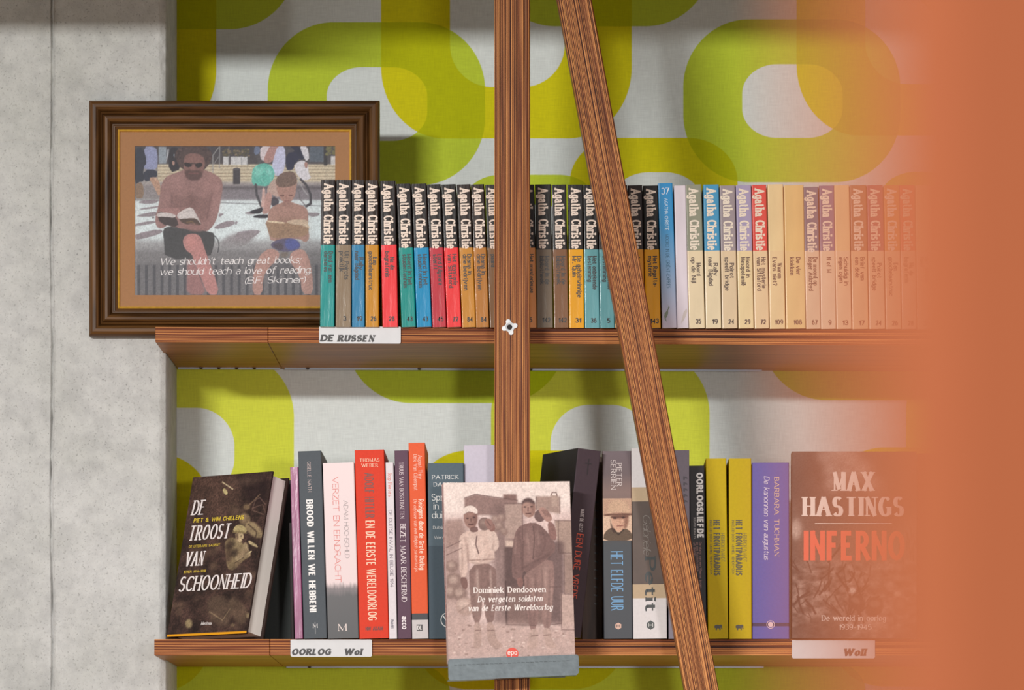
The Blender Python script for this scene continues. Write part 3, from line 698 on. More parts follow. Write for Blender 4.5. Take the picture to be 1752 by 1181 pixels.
for i, r in enumerate(U):
    if r is None: continue
    xl_, xr_, xt_, yt_, cn, cu, cl, ti, num = r
    dark = sum(cu) < 190
    yb_ = 557+(xl_-548)*0.0085
    ysp = 419 if yt_ < 312 else (424 if xl_ < 900 else 427 if dark else 429)
    what = ('paperback with black head and %s foot' % cn) if dark else ('%s cream paperback' % cn if 'all' not in cn else 'paperback, %s' % cn)
    lab = what+((', number %s' % num) if num else '')
    if i in (11, 12, 19, 20): lab = {11: 'black and brown paperback half hidden by the left edge of the upright post', 12: 'black and brown paperback standing right behind the upright post',
        19: 'black-headed paperback hidden behind the slanting beam', 20: 'black and orange paperback just right of the slanting beam'}[i]
    if i > 12 and i not in (18,) and U[i-1]: lab += ', right of the %s one' % U[i-1][4]
    elif 0 < i <= 10: lab += ', right of the %s one' % U[i-1][4]
    if i == 24: lab += ', right of the plain white one'
    if i in (19, 20): lab = {19: 'black-headed paperback hidden behind the slanting beam', 20: 'black and orange paperback just right of the slanting beam'}[i]
    if i == 21: lab = 'black and golden yellow paperback, number 143, left of the bright blue book'
    if i == 16: lab = 'black and golden yellow paperback, number 31, between brown and turquoise ones'
    if i == 0: lab = 'black and teal paperback, first of the row beside the framed picture'
    if i == 18: lab = 'black and pale turquoise paperback partly cut by the slanting beam'
    if i == 10: lab = 'paperback with black head and dull ochre foot, number 84, right of the amber one'
    if i == 39: lab = 'pink topped paperback almost lost in the orange blur, next but one from the end'
    if i == 40: lab = 'last grey topped paperback of the upper row, behind the orange blur'
    mk = gloss if dark else aged
    if dark: cu = tuple(int(v*.72) for v in cu)
    b = Book(lab, (xl_, xr_), yb_, xt_, yt_, [mk(cu), mk(cl)], [(yt_, 0), (ysp, 1)], Y=5.992+random.uniform(-.0015, .0015), zs=zs_upper, group='crime paperbacks on the upper shelf')
    if i >= 39: continue
    W = xr_-xl_; h0 = yt_
    if 'all' not in cn or dark:
        b.down('Agatha Christie', W*0.20, h0+6, h0+(110 if dark else 112), 16.5, (236, 216, 200) if dark else (236, 220, 200), 'author_name', **SER)
    tc_ = (34, 28, 26) if dark else (84, 62, 50)
    t2 = [t for t in ti if t]
    if i == 12: t2 = []
    for q, t in enumerate(t2):
        ln = len(t)*4.45
        off = 0 if (q == 0 or len(t) > 8) else 4
        b.down(t, W*(0.56 if q == 0 else 0.24) if len(t2) == 2 else W*.44, ysp+11+(10 if (q == 0 and len(t2) == 2 and len(t) < 7) else 0), ysp+11+(10 if (q == 0 and len(t2) == 2 and len(t) < 7) else 0)+ln, 7.6, tc_, 'title', thick=.19, thin=.13, track=-.02)
    if num:
        wn = 4.4*len(num)+1.0; b.flat(num, W*0.60-wn/2, W*0.60+wn/2, b.yb-8, 8.6, tc_, 'volume_number', thick=.2, thin=.15)
# blue fading paperback with numeral 37, and the white one beside it
b = Book('blue paperback fading to lilac with the number 37 at its head', (1133, 1158), 562, 1125.5, 313.5,
         [fade([(0.0, (200, 186, 200)), (.2, (168, 178, 205)), (.45, (110, 158, 200)), (.7, (10, 136, 194)), (1, (0, 134, 196))], .3)], Y=5.99, zs=zs_upper, group='crime paperbacks on the upper shelf')
b.flat('37', 5.5, 19, 332.5, 11, (236, 236, 240), 'volume_number', thick=.1, thin=.07)
b.down('AGATHA CHRISTIE', 10, 339.5, 394.6, 6, (215, 232, 240), 'author_name', thick=.1, thin=.08)
b.down('MOORD IN DE ORI\u00cbNT-EXPRES', 10, 400.5, 493, 6, (0, 84, 112), 'title', thick=.1, thin=.08)
b.patch([(10, 521), (12, 524), (10.5, 529), (8, 533), (5, 536), (4, 541), (5, 547), (8, 551), (6.5, 545), (9, 542), (11, 536), (11, 531), (14, 526)], (120, 130, 112), 'animal_emblem')
b = Book('thin plain white paperback between the blue one and the cream ones', (1158.5, 1178.5), 562, 1153, 317.5, [aged((222, 210, 218))], Y=5.992, zs=zs_upper, group='crime paperbacks on the upper shelf')
b.patch([(12, 534), (17, 528), (18, 533), (15, 542), (11, 549), (7, 554), (9, 545)], (196, 182, 176), 'animal_emblem')

# ---- lower shelf
WG = 'war history books on the lower shelf'
SZ = zs_lower
def low(label, xb, xt, yt, mats, bands=None, Y=5.992, depth=0.15, **kw):
    return Book(label, xb, 1093.5, xt, yt, mats, bands, Y, depth, SZ, group=WG, **kw)
b = low('very thin glossy magenta book beside the dark slate spine', (504.5, 518.5), 496.2, 799.6, [paint((152, 82, 122), .3, .28, .7, 60, .4, (1, 1, .2), .5, 0, .002)], depth=.16)
b = low('slate grey book with bold white lettering', (520, 559.7), 509.8, 771.9, [matt((82, 88, 94))], depth=.155)
b.down('GISELLE NATH', 15, 790, 842, 6, (208, 184, 180), 'author_name', thick=.1, thin=.06, serif=.05)
b.down('BROOD WILLEN WE HEBBEN!', 11.5, 855, 1048, 11.5, (236, 232, 230), thick=.24, thin=.14, nib=0)
b.flat('M', 16, 24, 1075, 7.5, (225, 222, 220), 'logo', thick=.14, thin=.06, serif=.06); b.patch([(19.7, 1065), (20.2, 1065), (20.2, 1085), (19.7, 1085)], (215, 210, 210))
b = low('blush white book with salmon title and a black foot', (560.7, 614.5), 552, 792, [fade([(0, (66, 66, 68)), (.24, (78, 76, 78)), (.285, (120, 110, 112)), (.315, (226, 206, 206)), (1, (232, 212, 212))])], depth=.15)
b.down('VERZET EN EENDRACHT', 15.5, 816, 997, 10.5, (214, 92, 78), thick=.075, thin=.07)
b.down('ADAM HOCHSCHILD', 33.5, 856.5, 955.7, 7.8, (128, 118, 120), 'author_name', thick=.075, thin=.07)
b.flat('M', 18.5, 33, 1080, 12, (222, 206, 200), 'logo', thick=.15, thin=.08, serif=.06)
b = low('tall vermilion red book with long white title', (615, 665.4), 606.7, 770, [matt((218, 62, 38))], depth=.155)
b.flat('THOMAS', 8, 42, 790.5, 6, (238, 200, 170), 'author_name', thick=.13, thin=.07, serif=.06, track=.12)
b.flat('WEBER', 11, 39.5, 799.5, 6, (238, 200, 170), 'author_name', thick=.13, thin=.07, serif=.06, track=.12)
b.down('ADOLF HITLER', 15.5, 809, 886.6, 15.5, (112, 42, 28), thick=.12, thin=.10)
b.down('EN DE EERSTE WERELDOORLOG', 15.5, 891, 1062, 15.5, (240, 208, 180), thick=.11, thin=.10)
b.flat('NW ADAM', 11, 40, 1079, 6.5, (70, 26, 20), 'logo', thick=.16, thin=.12)
b = low('narrow white paperback between the red and the plum spines', (666, 679.6), 659.5, 791.6, [matt((226, 218, 222))], depth=.15)
b.down('Joop Peeters', 3.6, 809, 850, 6.6, (212, 92, 66), 'author_name', thick=.1, thin=.05, serif=.05)
b.down('DE DUITSE INVAL IN BELGIE 1914', 3.6, 873, 1005, 5.8, (92, 78, 94), thick=.12, thin=.1)
b.down('Aspekt', 3.6, 1060, 1076, 5, (70, 64, 84), 'logo', thick=.16, thin=.12)
b = low('plum purple book with pale small-capital title', (681, 704.6), 674.9, 771, [matt((98, 72, 88))], depth=.16)
b.down('TRUUS VAN BOSSTRAETEN', 7.5, 790.5, 887.6, 7, (214, 196, 200), 'author_name', thick=.12, thin=.06, serif=.05)
b.down('BEZET MAAR BESCHERMD', 7.5, 896.5, 1030, 9, (226, 212, 214), thick=.13, thin=.06, serif=.05)
b.down('acco', 7, 1055, 1077, 10.5, (236, 226, 228), 'logo', thick=.17, thin=.14)
b = low('tall orange book with grey and white bands at its foot', (705.3, 733.4), 698.8, 757.8, [matt((228, 96, 56)), matt((84, 84, 88)), matt((206, 200, 200))], [(757.8, 0), (1050, 1), (1061, 2)], depth=.155)
b.down('August Thiry', 16, 779, 820, 6.5, (242, 204, 186), 'author_name', thick=.1, thin=.06, serif=.04)
b.down('Dirk Van Cleemput', 8, 778, 839.6, 6.5, (242, 204, 186), 'author_name', thick=.1, thin=.06, serif=.04)
b.down('Reizigers door de Grote Oorlog', 15, 854.5, 975.5, 9, (248, 218, 196), thick=.15, thin=.12)
b.down('De odyssee van een Belgisch pantserkorps', 7, 854.5, 978, 6, (246, 206, 184), 'subtitle', thick=.1, thin=.05, slant=.2)
b.patch([(8, 1069), (18, 1069), (18, 1080), (8, 1080)], (60, 54, 56)); b.flat('DL', 9, 17, 1078, 7, (226, 220, 218), 'logo', thick=.18, thin=.14, lift=.0004)
b = low('wide blue grey book half covered by the displayed book', (734, 795.5), 731.6, 792.6, [matt((86, 102, 112)), matt((70, 84, 94))], [(792.6, 0), (934, 1)], depth=.15)
b.flat('PATRICK', 7.5, 52.5, 820, 7, (222, 222, 220), 'author_name', thick=.13, thin=.07, serif=.06, track=.1)
b.flat('DASSEN', 10, 50, 832.5, 7, (222, 222, 220), 'author_name', thick=.13, thin=.07, serif=.06, track=.1)
b.flat('Sprong', 6.5, 50, 856.7, 11.5, (222, 224, 222), thick=.12, thin=.06, serif=.05)
b.flat('in het', 9.5, 46, 871.6, 11.5, (222, 224, 222), thick=.12, thin=.06, serif=.05)
b.flat('duister', 6.5, 52, 887, 11.5, (222, 224, 222), thick=.12, thin=.06, serif=.05)
b.flat('Duitsland en de', 8.5, 54, 905.5, 5.5, (216, 218, 216), 'subtitle', thick=.1, thin=.06)
b.flat('Wereldoorlog', 10, 52, 922.5, 5.5, (216, 218, 216), 'subtitle', thick=.1, thin=.06)
b.ringp(33, 1061, 13, 1.3, (222, 222, 220)); b.flat('V', 24, 42, 1068, 14, (222, 222, 220), 'logo', thick=.12, thin=.06)
b = low('tall plain lavender white book behind the upright post', (799, 858), 793.5, 762, [matt((206, 200, 214))], Y=6.0, depth=.16)
b = low('thick grey hidden book between the post and the leaning black one', (862, 896), 862, 850, [matt((126, 112, 92))], Y=6.02, depth=.14)
# brown worn book set back, then the leaning black one in front
b = low('worn dark brown book set back behind the leaning black one', (995, 1031), 997, 782, [wood('worn_leather', (46, 32, 26), (104, 74, 56), (26, 26, 5))], Y=6.065, depth=.13)
for q in range(17): b.patch([(21, 800+q*14.5), (27.5, 800+q*14.5+1), (27, 803.5+q*14.5), (21, 802.2+q*14.5)], (34, 24, 20), 'spine_tick')
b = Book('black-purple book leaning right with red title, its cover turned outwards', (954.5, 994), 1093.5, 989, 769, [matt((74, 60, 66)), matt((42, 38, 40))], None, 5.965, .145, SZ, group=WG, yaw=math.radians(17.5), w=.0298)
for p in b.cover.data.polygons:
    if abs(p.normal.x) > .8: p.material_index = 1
b.down('MARK DE GEEST', 17, 872, 911, 6.5, (212, 200, 200), 'author_name', thick=.12, thin=.1)
b.down('EEN DURE VREDE', 14.5, 914, 1026, 12, (214, 82, 54), thick=.12, thin=.10)
b.patch([(20.5, 785), (22.5, 785), (22.5, 792), (27, 792), (27, 794), (22.5, 794), (22.5, 812), (20.5, 812), (20.5, 794), (16, 794), (16, 792), (20.5, 792)], (46, 38, 42), 'cross_emblem')
# book with soldier portrait on the spine
b = low('dark book with a helmeted soldier portrait on its spine', (1033, 1082.7), 1030.3, 772, [fade([(0, (52, 56, 64)), (.5, (52, 56, 62)), (.54, (60, 52, 50)), (.78, (128, 100, 92)), (.88, (96, 76, 78)), (1, (100, 82, 88))], .5)], depth=.15)
b.down('PIETER', 24.5, 792.6, 832.5, 8.5, (222, 208, 204), 'author_name', thick=.13, thin=.06, serif=.06, track=.1)
b.down('SERRIEN', 14.5, 787, 838, 8.5, (222, 208, 204), 'author_name', thick=.13, thin=.06, serif=.06, track=.1)
b.down('HET ELFDE UUR', 13, 943.5, 1045, 21, (104, 160, 206), thick=.075, thin=.065)
b.patch([(25+6*math.cos(a*math.pi/3+.52), 1071.6+6*math.sin(a*math.pi/3+.52)) for a in range(6)], (214, 172, 152)); b.flat('H', 22, 28, 1074, 5, (60, 50, 52), 'logo', lift=.0004)
cv = Canvas(98, 144, (224, 190, 164), tr=lambda x, y: ((x-200)/2.811*2.04, (y-318)/2.811*2.0))
cv.poly([(200, 318), (335, 318), (335, 400), (200, 400)], (196, 158, 134), rnd=False, blur=3)
cv.poly([(215, 395), (235, 330), (275, 322), (315, 340), (330, 396), (270, 380)], (206, 170, 142)); cv.poly([(235, 388), (320, 388), (318, 440), (300, 470), (270, 480), (245, 460)], (214, 168, 142))
cv.poly([(206, 392), (334, 388), (336, 402), (270, 396), (204, 404)], (112, 76, 62), blur=1); cv.poly([(235, 398), (318, 396), (316, 414), (238, 416)], (92, 58, 48), .8, blur=2)
cv.ell(255, 412, 9, 4, (60, 36, 32), blur=1); cv.ell(296, 410, 9, 4, (60, 36, 32), blur=1); cv.line([(277, 412), (282, 436)], 2, (160, 110, 90), .8, 1); cv.line([(266, 450), (292, 449)], 3, (120, 66, 58), 1, 1)
cv.poly([(300, 400), (320, 396), (316, 452), (296, 474)], (120, 80, 66), .7, blur=3)
cv.poly([(200, 522), (205, 480), (245, 452), (272, 488), (300, 458), (334, 480), (336, 522)], (104, 84, 68)); cv.line([(250, 470), (272, 492), (296, 468)], 4, (60, 44, 36), .9, 1)
cv.poly([(232, 404), (238, 440), (258, 474), (250, 490), (236, 456)], (70, 46, 40), .7, blur=1); cv.noise(.14, (2, 2), 3)
print_mesh(cv, 'portrait_print', b.o, (0.0002, -.00016, b.zl(925)), (1, 0, 0), (0, 0, 1), b.w-.0004, 72*b.k)
# white book with brown photograph band
b = low('white book with brown photograph band and slanted script name', (1083.4, 1141.4), 1080, 766.8, [matt((226, 220, 220)), matt((196, 172, 142)), paint((84, 66, 56), .5, .3, .1, 30)], [(766.8, 0), (834, 1), (858, 2), (1000, 1), (1024, 0)], depth=.15)
b.down('Gabrielle', 19, 880, 950, 13, (150, 142, 134), 'author_name', thick=.05, thin=.03, slant=.35)
b.down('Petit', 21.5, 953, 1049, 18, (38, 44, 44), thick=.30, thin=.09, serif=.07, track=-.07)
b.patch([(30+7.5*math.cos(a*math.pi/3+.52), 1070+8*math.sin(a*math.pi/3+.52)) for a in range(6)], (52, 58, 56)); b.flat('H', 26, 34, 1073.5, 7, (220, 218, 214), 'logo', lift=.0004)
b = low('tall grey violet book tucked behind the slanting beam', (1144, 1181.0), 1142.2, 770.5, [matt((148, 140, 152))], depth=.16)
for q in range(5): b.patch([(27, 815+q*10), (33, 817+q*10), (34, 820+q*10), (30, 819+q*10), (28, 823+q*10), (26.5, 820+q*10)], (92, 86, 96), 'script_mark')
b = low('short charcoal book with heavy white title', (1183.5, 1209), 1179.5, 797, [matt((62, 62, 64))], depth=.14)
b.down('OORLOGSLIEFDE', 11.5, 809, 922, 11.5, (238, 236, 234), thick=.26, thin=.22)
b.down('ROLAND BERGEYS', 6, 886, 922, 3.6, (190, 186, 184), 'author_name', thick=.12, thin=.07, serif=.05)
b.down('De vlucht van een Vlaamse jongen', 15, 928, 1007, 4, (158, 112, 104), 'subtitle', thick=.12, thin=.09)
b.down('en een Russisch meisje', 10, 928, 978, 4, (158, 112, 104), 'subtitle', thick=.12, thin=.09)
b.down('uit Berlijn', 5, 928, 952, 4, (158, 112, 104), 'subtitle', thick=.12, thin=.09)
ele = [(0, 3), (1.5, 1), (5, .3), (9, 1), (12, 0), (14, 2), (13.7, 6), (14.8, 8.6), (13, 8), (12, 5.5), (11, 6), (11.2, 10), (9, 10), (8.6, 7), (5, 7), (4.6, 10), (2.4, 10), (2.4, 6.5), (1, 5.8), (.6, 8)]
for (xb, xt, lb) in (((1211.5, 1246.3), 1207.6, 'left of the two identical mustard yellow books'), ((1247.6, 1286), 1247.0, 'right of the two identical mustard yellow books')):
    b = low(lb, xb, xt, 784.7, [matt((196, 168, 12))], depth=.15)
    b.down('HET FRONTPARADIJS', 11.5, 890, 985, 11, (62, 54, 24), thick=.18, thin=.14)
    b.down('HEINRICH WANDT', 24, 913, 962, 6.5, (92, 82, 30), 'author_name', thick=.07, thin=.06)
    b.down('INGELEID DOOR MICHIEL HENDRYCKX', 5, 890.6, 983, 4, (78, 68, 24), 'subtitle', thick=.12, thin=.1)
    b.patch([(x*.95+11, y*.95+1069) for x, y in ele], (52, 46, 26), 'elephant_logo')
b = low('wide violet blue book with a cream author name', (1287.5, 1350.5), 1287, 791.7, [matt((94, 96, 170)), matt((72, 62, 92))], [(791.7, 0), (1066, 1), (1072, 0)], depth=.15)
b.down('BARBARA TUCHMAN', 37.5, 816.7, 952, 8.5, (236, 194, 150), 'author_name', thick=.12, thin=.06, serif=.05, track=.06)
b.down('De kanonnen van augustus', 20, 815, 958, 9.5, (226, 214, 228), thick=.11, thin=.05, slant=.18)
b.ringp(31, 1069, 7, 1, (226, 186, 190)); b.patch([(31+4.5*math.cos(a*math.pi/6), 1069+4.5*math.sin(a*math.pi/6)) for a in range(12)], (226, 186, 190))
b = low('dark brown book behind the orange blur, right of the battlefield cover', (1570, 1622), 1570, 776, [matt((96, 66, 52))], Y=6.02, depth=.14)
b = low('red brown book farthest right behind the orange blur', (1624, 1680), 1624, 786, [matt((140, 72, 50))], Y=6.02, depth=.14)

# ---- face-out books: local frame x = width, y = thickness away, z = height, front cover at y=0
def face_book(label, w, t, h, loc, R, covermat, hard, name='face_out_book', spine_left=True):
    o = empty(name, loc); o.rotation_euler = R.to_euler(); tag(o, label, 'book', WG)
    ct = .0028 if hard else .0006; g = .004 if hard else .0006
    mb = MB(); mb.box(0, w, 0, ct, 0, h, b=.0003); mb.build('front_cover', covermat, o)
    mb = MB(); mb.box(0, w, t-ct, t, 0, h, b=.0003); mb.build('back_cover', covermat, o)
    mb = MB(); mb.box(0, ct, ct, t-ct, 0, h) if not hard else mb.prism([(0, ct), (-.002, t*.3), (-.002, t*.7), (0, t-ct), (ct, t-ct), (ct, ct)], lambda u, v, d: (u, v, d), 0, h); mb.build('spine', covermat, o)
    pm = pages_mat((250, 240, 232)).copy(); pm.node_tree.nodes['Mapping'].inputs['Scale'].default_value = (4, 2600, 4)
    mb = MB(); mb.box(ct, w-g, ct+.0002, t-ct-.0002, g, h-g); mb.build('pages', pm, o)
    return o
def aff(TL, TR, BL):
    """image px -> cover (u,v) fractions"""
    A = np.array([[TR[0]-TL[0], BL[0]-TL[0]], [TR[1]-TL[1], BL[1]-TL[1]]]); Ai = np.linalg.inv(A)
    return lambda x, y: tuple(Ai @ np.array([x-TL[0], y-TL[1]]))
# battlefield cover, flat facing
k = 5.99/F
W_, H_ = (1568-1355)*k, (1094.3-774.7)*k
inf = face_book('grey battlefield photograph cover with big red title, beside the violet book', W_, .032, H_, (X(1355.2, 5.985), 5.985, ZL+.0002), Matrix.Rotation(0, 3, 'Z'), matt((92, 80, 76)), False)
cv = Canvas(213, 320, (96, 84, 78), tr=lambda x, y: ((x-66)/2.66, (y-93)/2.678))
sm = fbm(320, 213, (60, 60), 31, 5); cv.a *= (0.75+0.5*sm)[..., None]
for q, (x, y, rr) in enumerate([(235, 130, 52), (290, 115, 60), (350, 150, 60), (250, 190, 50), (310, 210, 55), (400, 190, 62), (450, 250, 55), (200, 120, 28), (330, 100, 40), (250, 250, 45)]):
    cv.ell(x, y, rr, rr*.9, (150, 132, 124), .55, 5); cv.ell(x-12, y-14, rr*.5, rr*.4, (190, 172, 162), .45, 5)
cv.poly([(66, 93), (200, 93), (190, 330), (66, 380)], (74, 62, 58), .5, 12); cv.poly([(420, 93), (635, 93), (635, 350), (470, 330)], (96, 74, 62), .5, 12)
cv.poly([(560, 440), (640, 340), (640, 620), (590, 640), (430, 600)], (176, 150, 136), .6, 12)
cv.poly([(66, 600), (300, 560), (500, 640), (640, 600), (640, 960), (66, 960)], (120, 104, 96), .9, 8)
tex = fbm(320, 213, (9, 14), 77, 4); mlow = (np.clip((cv.yy-170)/30, 0, 1))
cv.a *= (1+mlow*(tex-.5)*1.5)[..., None]
cv.ell(85, 450, 22, 50, (200, 180, 168), .8, 4)
r2 = np.random.default_rng(4)
for q in range(46):
    x, y = r2.uniform(70, 400), r2.uniform(560, 900); a = r2.uniform(-2.4, -.7); l = r2.uniform(40, 130)
    x2, y2 = x+l*math.cos(a), y+l*math.sin(a); wv = r2.uniform(1.2, 4)
    cv.line([(x, y), ((x+x2)/2+r2.uniform(-9, 9), (y+y2)/2), (x2, y2)], wv, (44, 36, 34), .85)
    cv.line([((x+x2)/2, (y+y2)/2), ((x+x2)/2+r2.uniform(-40, 40), (y+y2)/2-r2.uniform(10, 40))], wv*.5, (48, 40, 36), .8)
for q in range(14):
    x, y = r2.uniform(560, 636), r2.uniform(440, 560); cv.line([(x, y+60), (x+r2.uniform(-20, 20), y)], 1.4, (70, 54, 48), .8)
for q in range(20):
    x, y = r2.uniform(380, 620), r2.uniform(620, 740); cv.ell(x, y, r2.uniform(14, 40), r2.uniform(8, 20), (80, 66, 60) if q % 2 else (156, 134, 122), .5, 2, r2.uniform(-.5, .5))
cv.poly([(310, 770), (350, 745), (390, 760), (400, 800), (380, 835), (340, 810)], (58, 48, 46), .9, 1); cv.poly([(325, 765), (360, 755), (378, 790), (350, 790)], (128, 110, 100), .7, 1)
cv.poly([(400, 800), (410, 765), (450, 752), (480, 775), (478, 820), (450, 850), (395, 845)], (66, 54, 50), .85, 1); cv.ell(440, 790, 26, 16, (150, 130, 118), .6, 1)
cv.ell(340, 728, 15, 12, (206, 190, 178), .95, 1); cv.ell(544, 744, 17, 13, (196, 172, 156), .95, 1); cv.ell(626, 732, 13, 15, (190, 166, 150), .9, 1)
cv.poly([(520, 800), (530, 765), (560, 758), (590, 775), (596, 830), (540, 850)], (110, 90, 80), .9, 1); cv.ell(556, 790, 20, 22, (150, 126, 112), .7, 2)
cv.poly([(66, 900), (200, 830), (330, 900), (330, 960), (66, 960)], (60, 50, 46), .6, 5)
cv.poly([(120, 450), (590, 445), (600, 600), (110, 605)], (130, 70, 56), .28, 8); cv.noise(.13, (1.6, 1.6), 8)
print_mesh(cv, 'cover_print', inf, (.0002, -.0002, .0002), (1, 0, 0), (0, 0, 1), W_-.0004, H_-.0004)
def fl(o, k, px0, pyb, W, H, text, x0, x1, base, cap, col, name='title', **kw):
    lettering(o, text, ((x0-px0)*k, -.0004, (pyb-base)*k), (1, 0, 0), (0, 0, 1), (x1-x0)*k, cap*k, ink(col), name, **kw)
a_ = (inf, k, 1355.2, 1094, W_, H_)
fl(*a_, 'MAX', 1424, 1495.4, 841.6, 32, (236, 222, 212), 'author_name', thick=.24, thin=.055, nib=0, serif=.05, track=-.04)
fl(*a_, 'HASTINGS', 1373, 1546.6, 884.8, 32.5, (236, 222, 212), 'author_name', thick=.24, thin=.055, nib=0, serif=.05, track=-.04)
fl(*a_, 'INFERNO', 1375, 1548, 961, 51, (240, 88, 58), thick=.20, thin=.17)
fl(*a_, 'De wereld in oorlog', 1405.8, 1515.6, 1064, 9.5, (230, 216, 206), 'subtitle', thick=.14, thin=.05, serif=.07)
fl(*a_, '1939-1945', 1435, 1491, 1079, 9, (230, 216, 206), 'subtitle', thick=.14, thin=.05, serif=.07)
mb = MB(); mb.box((1394-1355.2)*k, (1526-1355.2)*k, -.0006, -.0003, (1094-898.4)*k, (1094-897)*k); mb.build('title_rule', ink((232, 218, 208)), inf)

# leaning hardback at the left end
TH, PH = math.radians(40), math.radians(13)
Wd, Hd, Td = .1375, .2085, .032
R = Matrix.Rotation(-TH, 3, 'Z') @ Matrix.Rotation(-PH, 3, 'X')    # turn clockwise seen from above, lean back
# lowest point is the back bottom edge: lift the origin
lift = Td*math.sin(PH)+.0002
Yr = 6.004; Yl = Yr+Wd*math.sin(TH)
dt = face_book('dark brown war photograph hardback leaning back at the left shelf end', Wd, Td, Hd, (X(285.4, Yl), Yl, ZL+lift), R, matt((56, 42, 38)), True)
uv = aff((329.4, 816.9), (472.3, 804.4), (285.4, 1095))
cw, chh = 172, 262
def trd(x, y):
    u, v = uv(x/2.953+260, y/2.953+760); return u*cw, v*chh
cv = Canvas(cw, chh, (62, 45, 40), tr=trd); t1 = fbm(chh, cw, (22, 30), 41, 5); cv.a *= (.45+1.1*t1)[..., None]
cv.poly([(205, 168), (440, 150), (470, 300), (380, 380), (190, 330)], (88, 66, 56), .5, 4); cv.noise(.38, (2, 2), 14, 3)
cv.poly([(400, 150), (620, 135), (590, 330), (500, 280), (470, 220)], (38, 26, 26), .8, 5); cv.poly([(500, 160), (600, 150), (560, 190), (470, 210), (380, 180)], (112, 88, 74), .5, 4)
cv.line([(362, 190), (418, 225)], 1.6, (206, 186, 150)); cv.poly([(360, 225), (380, 222), (394, 250), (376, 256)], (182, 166, 120), 1, 0)
cv.poly([(400, 300), (425, 300), (470, 330), (480, 300), (500, 290), (490, 340), (450, 370), (400, 360)], (96, 76, 62), .6, 3)
for pts in [[(505, 300), (560, 265), (590, 300)], [(520, 320), (575, 300), (590, 340)], [(540, 270), (520, 330), (580, 350)]]: cv.line(pts, 1.3, (132, 104, 92), .6)
cv.ell(482, 378, 30, 32, (118, 98, 76), .95, 1); cv.ell(474, 370, 18, 18, (140, 118, 92), .7, 2)     # far helmet
cv.poly([(470, 410), (520, 380), (575, 430), (580, 470), (530, 470)], (150, 130, 98), .9, 1); cv.line([(500, 400), (545, 440), (540, 470)], 2, (70, 52, 44), .8)
cv.ell(492, 314, 18, 14, (112, 92, 70), .9, 1); cv.line([(500, 310), (560, 250)], 2.5, (112, 90, 72), .8)
# seated soldier lighting a pipe
cv.poly([(385, 560), (375, 500), (400, 470), (440, 475), (500, 520), (520, 560), (470, 590), (430, 640), (390, 630)], (122, 104, 78)); cv.poly([(380, 580), (395, 480), (420, 500), (410, 600)], (84, 66, 52), .8, 2)
cv.poly([(440, 470), (470, 490), (480, 545), (440, 560), (420, 520)], (150, 130, 98), .7, 2)
cv.poly([(432, 445), (474, 442), (478, 470), (470, 488), (450, 494), (436, 480)], (178, 156, 122)); cv.poly([(434, 446), (448, 446), (450, 485), (438, 480)], (88, 68, 56), .8, 1)
cv.poly([(418, 440), (430, 412), (458, 403), (486, 416), (496, 444), (456, 448)], (174, 156, 112)); cv.poly([(418, 440), (456, 436), (497, 444), (496, 450), (456, 450), (416, 447)], (134, 116, 82), .9)
cv.ell(463, 463, 4, 2, (60, 46, 40), .9); cv.line([(470, 480), (482, 486)], 2, (60, 44, 38))
cv.poly([(478, 490), (500, 500), (505, 545), (520, 560), (490, 570), (462, 560)], (160, 140, 108), .95, 1); cv.line([(488, 556), (516, 540)], 2.4, (224, 206, 160))
cv.poly([(430, 560), (480, 545), (500, 560), (440, 600)], (170, 150, 116), .9, 1); cv.poly([(500, 480), (540, 500), (556, 520), (530, 512), (505, 500)], (196, 176, 134), .9)
cv.line([(430, 600), (480, 570)], 1.5, (70, 54, 44), .8); cv.poly([(410, 640), (480, 600), (500, 660), (430, 690)], (62, 48, 42), .7, 4)
# heap of kit and crouching men below
for q in range(60):
    x = r2.uniform(110, 520); y = r2.uniform(500, 940); c = r2.choice([0, 1, 2]); cv.ell(x, y, r2.uniform(10, 40), r2.uniform(6, 22), [(108, 86, 70), (40, 28, 27), (84, 64, 54)][c], .42, 2, r2.uniform(-1.2, 1.2))
cv.poly([(280, 800), (330, 760), (400, 780), (430, 860), (380, 930), (310, 900)], (96, 78, 64), .7, 3); cv.poly([(400, 770), (470, 790), (510, 850), (480, 920), (420, 880)], (110, 90, 72), .6, 2)
cv.line([(300, 850), (370, 890), (410, 830)], 2, (150, 128, 100), .6); cv.ell(192, 915, 19, 23, (150, 132, 98), .9, 1); cv.ell(505, 862, 12, 13, (154, 134, 102), .9, 1); cv.ell(424, 912, 11, 6, (130, 110, 84), .9, 1)
cv.noise(.22, (1.5, 1.5), 51, 2); cv.noise(.15, (12, 12), 61, 2)
ub = int(chh*.985); cv.a[ub:, :, :] = (232, 160, 24)
print_mesh(cv, 'cover_print', dt, (.0003, -.0002, .0003), (1, 0, 0), (0, 0, 1), Wd-.0006, Hd-.0006)
def dtxt(text, x0, yb, x1, cap, col, name='title', **kw):
    u0, v0 = uv(x0, yb); u1, _ = uv(x1, yb); u1 = u0+(x1-x0)/143.0
    lettering(dt, text, (u0*Wd, -.0003, (1-v0)*Hd), (1, 0, 0), (0, 0, 1), (u1-u0)*Wd, cap/279*Hd, ink(col), name, **kw)
IT = dict(thick=.15, thin=.065, nib=0, serif=.05, slant=.10, track=-.03)
for t, x0, yb, x1, cap in (('DE', 327, 883.6, 350, 26), ('TROOST', 321, 927.8, 396, 26), ('VAN', 315.5, 972.3, 349, 25), ('SCHOONHEID', 305, 1016.4, 434, 26)): dtxt(t, x0, yb, x1, cap, (232, 222, 220), **IT)
dtxt('PIET & WIM CHIELENS', 331.5, 896.3, 421.9, 7.5, (226, 196, 56), 'author_name', thick=.19, thin=.17, slant=.06, track=.1)
